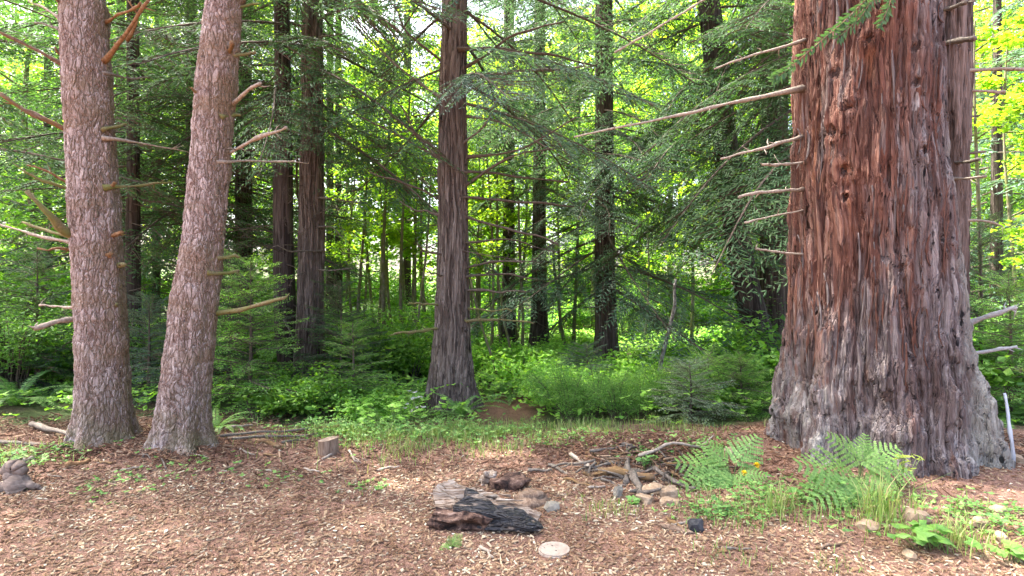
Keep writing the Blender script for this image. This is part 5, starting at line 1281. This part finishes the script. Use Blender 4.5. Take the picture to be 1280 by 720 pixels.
# brush heap
gstick("stout grey upright stick leaning on the brush heap", 783, 607, 786, 572, 9, 'dead_grey', 0.02)
def heap(label, x0, y0, z0, x1, y1, z1, wpx, mat, group=None, forks=0):
    A = on_ground(x0, y0); B = on_ground(x1, y1); A[2] += z0; B[2] += z1; rr = wpx * A[1] / FPX / 2
    return stick(label, [A, (A + B) / 2 + RNG.normal(0, 0.02, 3), B], rr, rr * 0.65, mat, group, forks=forks)
heap("long pale bleached branch across the top of the brush heap", 798, 584, 0.10, 884, 575, 0.12, 5, 'dead_pale', None, 1)
heap("thick dark log at the base of the brush heap", 748, 596, 0.02, 815, 603, 0.03, 13, 'dead_wood')
heap("broken pale slab sticking up at the heap's near end", 738, 590, 0.02, 712, 577, 0.07, 9, 'dead_pale')
heap("knobbly root stub jutting from the brush heap towards the stones", 790, 600, 0.06, 800, 622, 0.02, 11, 'dead_grey', None, 2)
heap("long grey branch slanting down from the heap to the stones", 818, 598, 0.08, 868, 616, 0.02, 6, 'dead_grey', None, 1)
heap("broad grey plank of old wood between heap and giant redwood", 895, 562, 0.05, 935, 566, 0.03, 12, 'dead_wood')
for i in range(70):
    x0 = R(725, 915); y0 = R(570, 606); x1 = x0 + R(-55, 55); y1 = y0 + R(-14, 14)
    heap(["reddish brown stick", "weathered grey stick", "thin dark twig", "bent brown stick", "pale grey stick"][i % 5] + " tangled in the brush heap", x0, y0, R(0.0, 0.09), x1, min(y1, 612), R(0.0, 0.08), R(1.6, 4.6), ['dead_wood', 'dead_grey', 'twig', 'dead_wood', 'dead_grey'][i % 5], "sticks tangled in the brush heap", int(i % 3 == 0))
for i, (a, b_, c, d_) in enumerate([(735, 612, 757, 609), (705, 603, 745, 613), (685, 585, 712, 596), (860, 655, 838, 663), (835, 650, 862, 672), (660, 590, 690, 592), (600, 690, 615, 700), (1020, 690, 1060, 684), (905, 690, 940, 694)]):
    gstick("loose broken stick lying on the mulch away from the heap", a, b_, c, d_, R(3, 5.5), ['dead_pale', 'dead_wood', 'dead_grey'][i % 3], 0.012, "loose sticks on the mulch", 0.01)
# white stick against the outer flare
P0 = at(1267, 584, 4.7); stick("slim bluish white stick standing against the giant redwood's outer flare", [P0, at(1264, 540, 4.7), at(1261, 510, 4.75), at(1257, 490, 4.8)], 0.016, 0.010, 'white_stick', None, "white_stick", 0)

# ------------------------------------------------------------------ charred log, stump, driftwood, valve cover
def loft(sections, n=40, cap=True):
    """sections: list of arrays (n,3) -> Geo"""
    k2 = len(sections); V = np.concatenate(sections); i = np.arange(k2 - 1)[:, None] * n; j = np.arange(n)[None, :]; j2 = (j + 1) % n
    Q = np.stack([i + j, i + j2, i + n + j2, i + n + j], -1).reshape(-1, 4)
    T = []
    if cap:
        V = np.vstack([V, sections[0].mean(0), sections[-1].mean(0)]); c0, c1 = k2 * n, k2 * n + 1
        for q in range(n): T += [(c0, (q + 1) % n, q), (c1, (k2 - 1) * n + q, (k2 - 1) * n + (q + 1) % n)]
    return V, Q, np.array(T).reshape(-1, 3)
L0 = on_ground(556, 650); L1 = on_ground(660, 664)
lb = (L0 + L1) / 2; lb[2] = float(gh(lb[0], lb[1]))
log = thing("charred_log", "weathered log chunk with one blackened charred face on the chips", "log", tuple(lb))
ang = math.atan2(L1[1] - L0[1], L1[0] - L0[0])
def log_sections(seed, n, ks, y_off, ry, rz0, rz1, x0, x1, rough, zlift=0.0, sharp=0.0):
    S = []; a = np.linspace(0, 2 * np.pi, n, endpoint=False)
    for u in np.linspace(0, 1, ks):
        x = x0 + (x1 - x0) * u; rz = rz0 + (rz1 - rz0) * u ** 1.15; yy = ry * (1 - 0.55 * u ** 1.6)
        c = np.cos(a); s = np.sin(a); prof = np.stack([np.full(n, x) + 0.03 * np.sin(a * 3 + seed), y_off(u) + yy * np.sign(c) * np.abs(c) ** 0.8, zlift + rz * (0.42 + 0.58 * np.sign(s) * np.abs(s) ** 0.85)], -1)
        q = np.stack([prof[:, 0] * 2.5, prof[:, 1] * 14, prof[:, 2] * 14], -1)
        d = 0.55 * fbm(q, seed, 3, 0.6) + 0.9 * (0.5 - np.abs(vnoise(q * np.array([0.8, 1.6, 1.6]), seed + 3))) + 0.35 * vnoise(q * np.array([1.2, 4.5, 4.5]), seed + 9)
        prof[:, 1] += rough * d * c; prof[:, 2] += rough * d * s
        S.append(prof)
    return S
V, Q, T = loft(log_sections(5, 72, 60, lambda u: 0.05 - 0.02 * u, 0.17, 0.195, 0.050, -0.34, 0.35, 0.055), 72)
Rz = rotz(ang)
link("wood", Geo().add(V @ Rz.T, Q, T).mesh("wood", [M['log_wood']], False), log)
V, Q, T = loft(log_sections(9, 60, 50, lambda u: -0.035 - 0.035 * u, 0.10, 0.180, 0.040, -0.15, 0.38, 0.05, 0.016), 60)
o = link("charred_face", Geo().add(V @ Rz.T, Q, T).mesh("charred_face", [M['char']], False), log); o["label"] = "black glossy charred wood"
V, Q, T = loft(log_sections(13, 60, 40, lambda u: -0.06, 0.10, 0.145, 0.09, -0.33, 0.06, 0.075, 0.0), 60)
o = link("rotten_end", Geo().add(V @ Rz.T, Q, T).mesh("rotten_end", [M['log_rot_shade']], False), log); o["label"] = "dark crumbling rotten wood, cavity shade painted in"
for i in range(9):                                     # splinters standing off the worn top
    p = np.array([R(-0.36, 0.2), R(-0.02, 0.14), R(0.145, 0.18)]); d = np.array([R(-0.14, -0.05) if i < 5 else R(0.08, 0.2), R(-0.02, 0.03), R(-0.02, 0.03)])
    V, Q, T = tube(np.array([p, p + d * 0.6, p + d]), [0.012, 0.008, 0.003], 5); link("splinter", Geo().add(V @ Rz.T, Q, T).mesh("splinter", [M['log_wood']]), log)
def chunk(name, label, cat, px, py, size, mat, seed, rough=0.35, tilt=(0, 0, 0), flat=1.0, group=None, freq=1.6, sub=3):
    bm = bmesh.new(); bmesh.ops.create_icosphere(bm, subdivisions=sub, radius=1.0)
    V = np.array([v.co[:] for v in bm.verts]); T = np.array([[v.index for v in f.verts] for f in bm.faces]); bm.free()
    V = np.sign(V) * np.abs(V) ** 0.8
    V = V * (1 + rough * fbm(V * freq + seed, seed, 3)[:, None]) * np.array(size)
    b = on_ground(px, py); b[1] += size[1] * 0.6; b[2] = float(gh(b[0], b[1])) + size[2] * 0.36
    o = link(name, Geo().add(V, None, T).mesh(name, [M[mat]], sub > 2), None, tuple(b), tilt)
    return tag(o, label, cat, group)
chunk("wood_chunk", "dark rounded lump of rotten wood behind the charred log", "wood chunk", 636, 614, (0.15, 0.09, 0.075), 'log_rot_shade', 3, 0.4, (0, 0.1, 0.2))
chunk("wood_chunk", "pale broken end of wood behind the charred log's top", "wood chunk", 608, 608, (0.05, 0.05, 0.09), 'log_wood', 4, 0.6, (0.2, 0.3, 0.2))
chunk("wood_chunk", "brown bark chunk between charred log and grey stone", "wood chunk", 664, 632, (0.13, 0.10, 0.06), 'stump_side', 8, 0.5, (0, 0.1, 0.3))
chunk("stone", "squarish grey stone on the mulch behind the valve cover", "stone", 690, 640, (0.055, 0.05, 0.045), 'stone_grey', 5, 0.25, (0, 0, 0.4), sub=2)
chunk("stone", "dark upright grey stone in the grass before the brush heap", "stone", 773, 622, (0.035, 0.035, 0.06), 'stone_grey', 6, 0.35, (0, 0.2, 0.4), sub=2)
chunk("stone", "shiny black stone at the edge of the weeds by the bracken", "stone", 872, 668, (0.055, 0.05, 0.05), 'stone_black', 7, 0.35, (0, 0, 0.2), sub=2)
chunk("driftwood_chip", "short dark wedge of wood beside the black stone", "wood chunk", 848, 668, (0.11, 0.03, 0.02), 'stump_side', 12, 0.4, (0, 0.1, -0.5))
tan = [(808, 630, 0.060, "broad flat tan stone lowest in the pile by the brush heap"), (822, 618, 0.075, "largest tan stone of the pile by the brush heap"), (838, 622, 0.065, "rounded tan stone at the pile's bracken side"), (846, 632, 0.04, "small tan stone at the foot of the pile by the bracken"), (836, 634, 0.05, "low tan stone sunk in grass below the pile"), (810, 616, 0.045, "tan stone half under the brush heap's root stub"),
       (911, 572, 0.075, "tan stone standing behind the bracken beside the dandelions"), (1090, 664, 0.065, "tan stone in the grass below the giant redwood's bracken"), (1150, 655, 0.075, "tan stone beside the blackberry leaves"), (1140, 700, 0.05, "tan stone low in the grass below the blackberry leaves"), (1253, 645, 0.06, "tan stone by the outer flare's foot"), (1228, 662, 0.05, "flat tan stone half buried before the outer flare"), (1272, 580, 0.06, "tan stone lying at the white stick's foot"), (772, 575, 0.035, "small orange tan stone lodged in the brush heap"), (1255, 680, 0.05, "tan stone lying among the leaves near the outer flare")]
for i, (px, py, s, lb_) in enumerate(tan):
    chunk("stone", lb_, "stone", px, py, (s * R(0.9, 1.3), s * R(0.7, 1), s * R(0.55, 0.85)), 'stone_tan', 20 + i, 0.3, (R(-.2, .2), R(-.2, .2), R(0, 3)), sub=2)
# stump
sb = on_ground(407, 571); sb[1] += 0.08; sb[2] = float(gh(sb[0], sb[1]))
stump = thing("tree_stump", "small sawn brown stump post on the litter before the ferns", "stump", tuple(sb))
a = np.linspace(0, 2 * np.pi, 40, endpoint=False); S = []
for z in np.linspace(-0.05, 0.155, 14):
    rr = 0.085 * (1 + 0.10 * (1 - z / 0.155) * 0.6 + 0.05 * np.sin(a * 4 + 1) + 0.05 * vnoise(np.stack([np.cos(a) * 6, np.sin(a) * 6, 0 * a + z * 2], -1), 3))
    S.append(np.stack([rr * np.cos(a) * 1.05, rr * np.sin(a), z + 0.015 * np.cos(a) * (z > 0.14)], -1))
V, Q, T = loft(S, 40, False); link("side", Geo().add(V, Q).mesh("side", [M['stump_side']]), stump)
c = S[-1].mean(0); V = np.vstack([S[-1], c + (S[-1] - c) * 0.5 + [0, 0, 0.004], c]); Q = [(i, (i + 1) % 40, 40 + (i + 1) % 40, 40 + i) for i in range(40)]; T = [(40 + i, 40 + (i + 1) % 40, 80) for i in range(40)]
link("cut_face", Geo().add(V, Q, T).mesh("cut_face", [M['stump_top']], False), stump)
# driftwood root
db = on_ground(14, 612); root = thing("driftwood_root", "grey knobbly driftwood root lying at the clearing's end", "driftwood", tuple(db))
def dpart(name, pts, rad, n=14, seed=1):
    P = curve([at(x, y, db[1] + dd) - db for x, y, dd in pts], 22, 0.004); t = np.linspace(0, 1, len(rad))
    V, Q, T = tube(P, np.interp(np.linspace(0, 1, 22), t, rad), n, True, 0.30, seed); link(name, Geo().add(V, Q, T).mesh(name, [M['driftwood']]), root)
dpart("knob", [(6, 588, 0.02), (17, 584, 0.0), (30, 590, 0.0)], [0.03, 0.06, 0.055, 0.03], seed=4)
dpart("root_stem", [(16, 585, 0.02), (18, 597, 0.0), (24, 606, -0.02), (22, 616, 0.0)], [0.05, 0.06, 0.07, 0.06], seed=5)
dpart("root_arm", [(14, 606, -0.03), (30, 606, -0.03), (42, 607, -0.02), (53, 610, 0.0)], [0.05, 0.04, 0.03, 0.012], seed=6)
dpart("root_arm", [(20, 608, 0.0), (5, 610, -0.02), (-15, 614, -0.02)], [0.05, 0.05, 0.04], seed=7)
# valve cover
vc = on_ground(693, 690); vc[2] += 0.004
cover = thing("valve_cover", "round cream plastic valve cover with drilled holes set in the chips", "valve cover", tuple(vc))
bm = bmesh.new(); RD = 0.094
def ring(cx, cy, rr, n):
    vs = [bm.verts.new((cx + rr * math.cos(2 * math.pi * i / n), cy + rr * math.sin(2 * math.pi * i / n), 0.0)) for i in range(n)]
    return [bm.edges.new((vs[i], vs[(i + 1) % n])) for i in range(n)]
ed = ring(0, 0, RD, 64)
holes = [(-0.012, 0.035, 0.0065), (-0.062, 0.010, 0.0055), (0.010, 0.016, 0.006), (-0.038, 0.052, 0.004), (0.008, -0.030, 0.0065), (-0.070, 0.030, 0.004)]
for hx, hy, hr in holes: ed += ring(hx, hy, hr, 12)
bmesh.ops.triangle_fill(bm, edges=ed, use_beauty=True)
for f in bm.faces:
    if f.normal.z < 0: f.normal_flip()
ex = bmesh.ops.extrude_face_region(bm, geom=list(bm.faces))
for v in [v for v in ex['geom'] if isinstance(v, bmesh.types.BMVert)]: v.co.z += 0.014
bmesh.ops.recalc_face_normals(bm, faces=bm.faces)
me = bpy.data.meshes.new("lid"); bm.to_mesh(me); bm.free(); me.materials.append(M['cover'])
lid = link("lid", me, cover)
a = np.linspace(0, 2 * np.pi, 64, endpoint=False)
S = [np.stack([rr * np.cos(a), rr * np.sin(a), 0 * a + z], -1) for rr, z in ((0.100, -0.05), (0.100, 0.004), (0.092, 0.004), (0.092, -0.05))]
V, Q, T = loft(S, 64, False); link("rim", Geo().add(V, Q).mesh("rim", [M['cover']], False), cover)
V = [(0.091 * math.cos(t), 0.091 * math.sin(t), -0.004) for t in a]; link("hole_shade_disc", Geo().add(V + [(0, 0, -0.004)], None, [(i, (i + 1) % 64, 64) for i in range(64)]).mesh("hole_shade_disc", [M['hole']], False), cover)  # near-black disc under the lid paints the shade inside the holes

# ------------------------------------------------------------------ flowers, blackberry and a yellow-green sprig
for i, (px, py) in enumerate([(930, 592), (946, 582)]):
    tip = at(px, py, 4.35); b = ground_pt(tip[0] + 0.01, 4.37)
    root = thing("dandelion", ["lower yellow dandelion flower beside the bracken", "higher yellow dandelion flower beside the bracken"][i], "flower", tuple(b))
    V, Q, T = tube(curve([np.zeros(3), (tip - b) * 0.6 + [0.01, 0, 0], tip - b], 7), 0.003, 5); link("stalk", Geo().add(V, Q, T).mesh("stalk", [M['stem_green']]), root)
    N = 60; r = np.random.default_rng(i); aa = r.uniform(0, 6.283, N); el = r.uniform(0.0, 1.2, N)
    d = np.stack([np.cos(aa) * np.cos(el), np.sin(aa) * np.cos(el), np.sin(el)], -1); d = d @ rotx(0.5).T
    V, Q = leaves(np.repeat((tip - b)[None], N, 0), d, np.cross(d, [0.1, 0.2, 1.0]), 0.030, 0.009, 0.1, 0.7); link("flower_head", Geo().add(V, Q).mesh("flower_head", [M['petal']], False), root)
def leafy(name, label, cat, px, py, n, sp, hh, L, W, mat, seed, flat=0.35, tall=False):
    b = on_ground(px, py); root = thing(name, label, cat, tuple(b)); r = np.random.default_rng(seed); sg_ = Geo()
    for i in range(n):
        p = np.array([r.normal(0, sp), r.normal(0, sp * 0.6), r.uniform(0.3, 1) * hh]); 
        V, Q, T = tube(np.array([[p[0] * 0.3, p[1] * 0.3, -0.02], p * np.array([0.7, 0.7, 0.6]), p]), [0.003, 0.0025, 0.002], 4); sg_.add(V, Q, T)
        az = r.uniform(0, 6.283)
        for j in range(3):
            aa = az + (j - 1) * 1.0; d = np.array([[math.cos(aa), math.sin(aa), r.uniform(-0.3, 0.25)]]); s = r.uniform(0.8, 1.25)
            V, Q = leaves(p[None], d, np.cross(d, np.array([[r.normal(0, flat), r.normal(0, flat) - 0.3, 1.0]])), np.array([L * s]), np.array([W * s]), 0.15, 0.45)
            link("leaf", Geo().add(V, Q).mesh("leaf", [M[mat]], False), root)
    link("stem", sg_.mesh("stem", [M['stem_green']]), root)
leafy("blackberry_plant", "dark green blackberry leaves low in the grass before the giant redwood", "plant", 1165, 690, 16, 0.10, 0.16, 0.085, 0.058, 'leaf_shrub', 1)
leafy("blackberry_plant", "small blackberry plant among the tan stones near the outer flare", "plant", 1262, 705, 9, 0.07, 0.10, 0.075, 0.05, 'leaf_shrub', 2)
leafy("blackberry_plant", "round green leaves against the giant redwood between the two brackens", "plant", 1012, 622, 8, 0.08, 0.20, 0.055, 0.045, 'weed', 3)
leafy("weed_plant", "yellow green leafy sprig growing from the hollow at the giant redwood's foot", "plant", 1125, 612, 20, 0.07, 0.26, 0.065, 0.018, 'weed_yellow', 4, 0.4)
leafy("weed_plant", "green leafy shoot poking out of the brush heap", "plant", 807, 588, 8, 0.05, 0.16, 0.045, 0.028, 'weed', 5)
leafy("weed_plant", "green broadleaf weed beside the tan stone pile", "plant", 795, 634, 6, 0.04, 0.05, 0.05, 0.03, 'weed', 6)
leafy("weed_plant", "lush bright green weeds at the foot of the straight redwood", "plant", 500, 535, 30, 0.35, 0.35, 0.085, 0.055, 'leaf_cover', 7)
leafy("flowering_plant", "white flowering stalk above bright leaves by the straight redwood", "plant", 516, 532, 10, 0.05, 0.42, 0.045, 0.035, 'petal_white', 8)
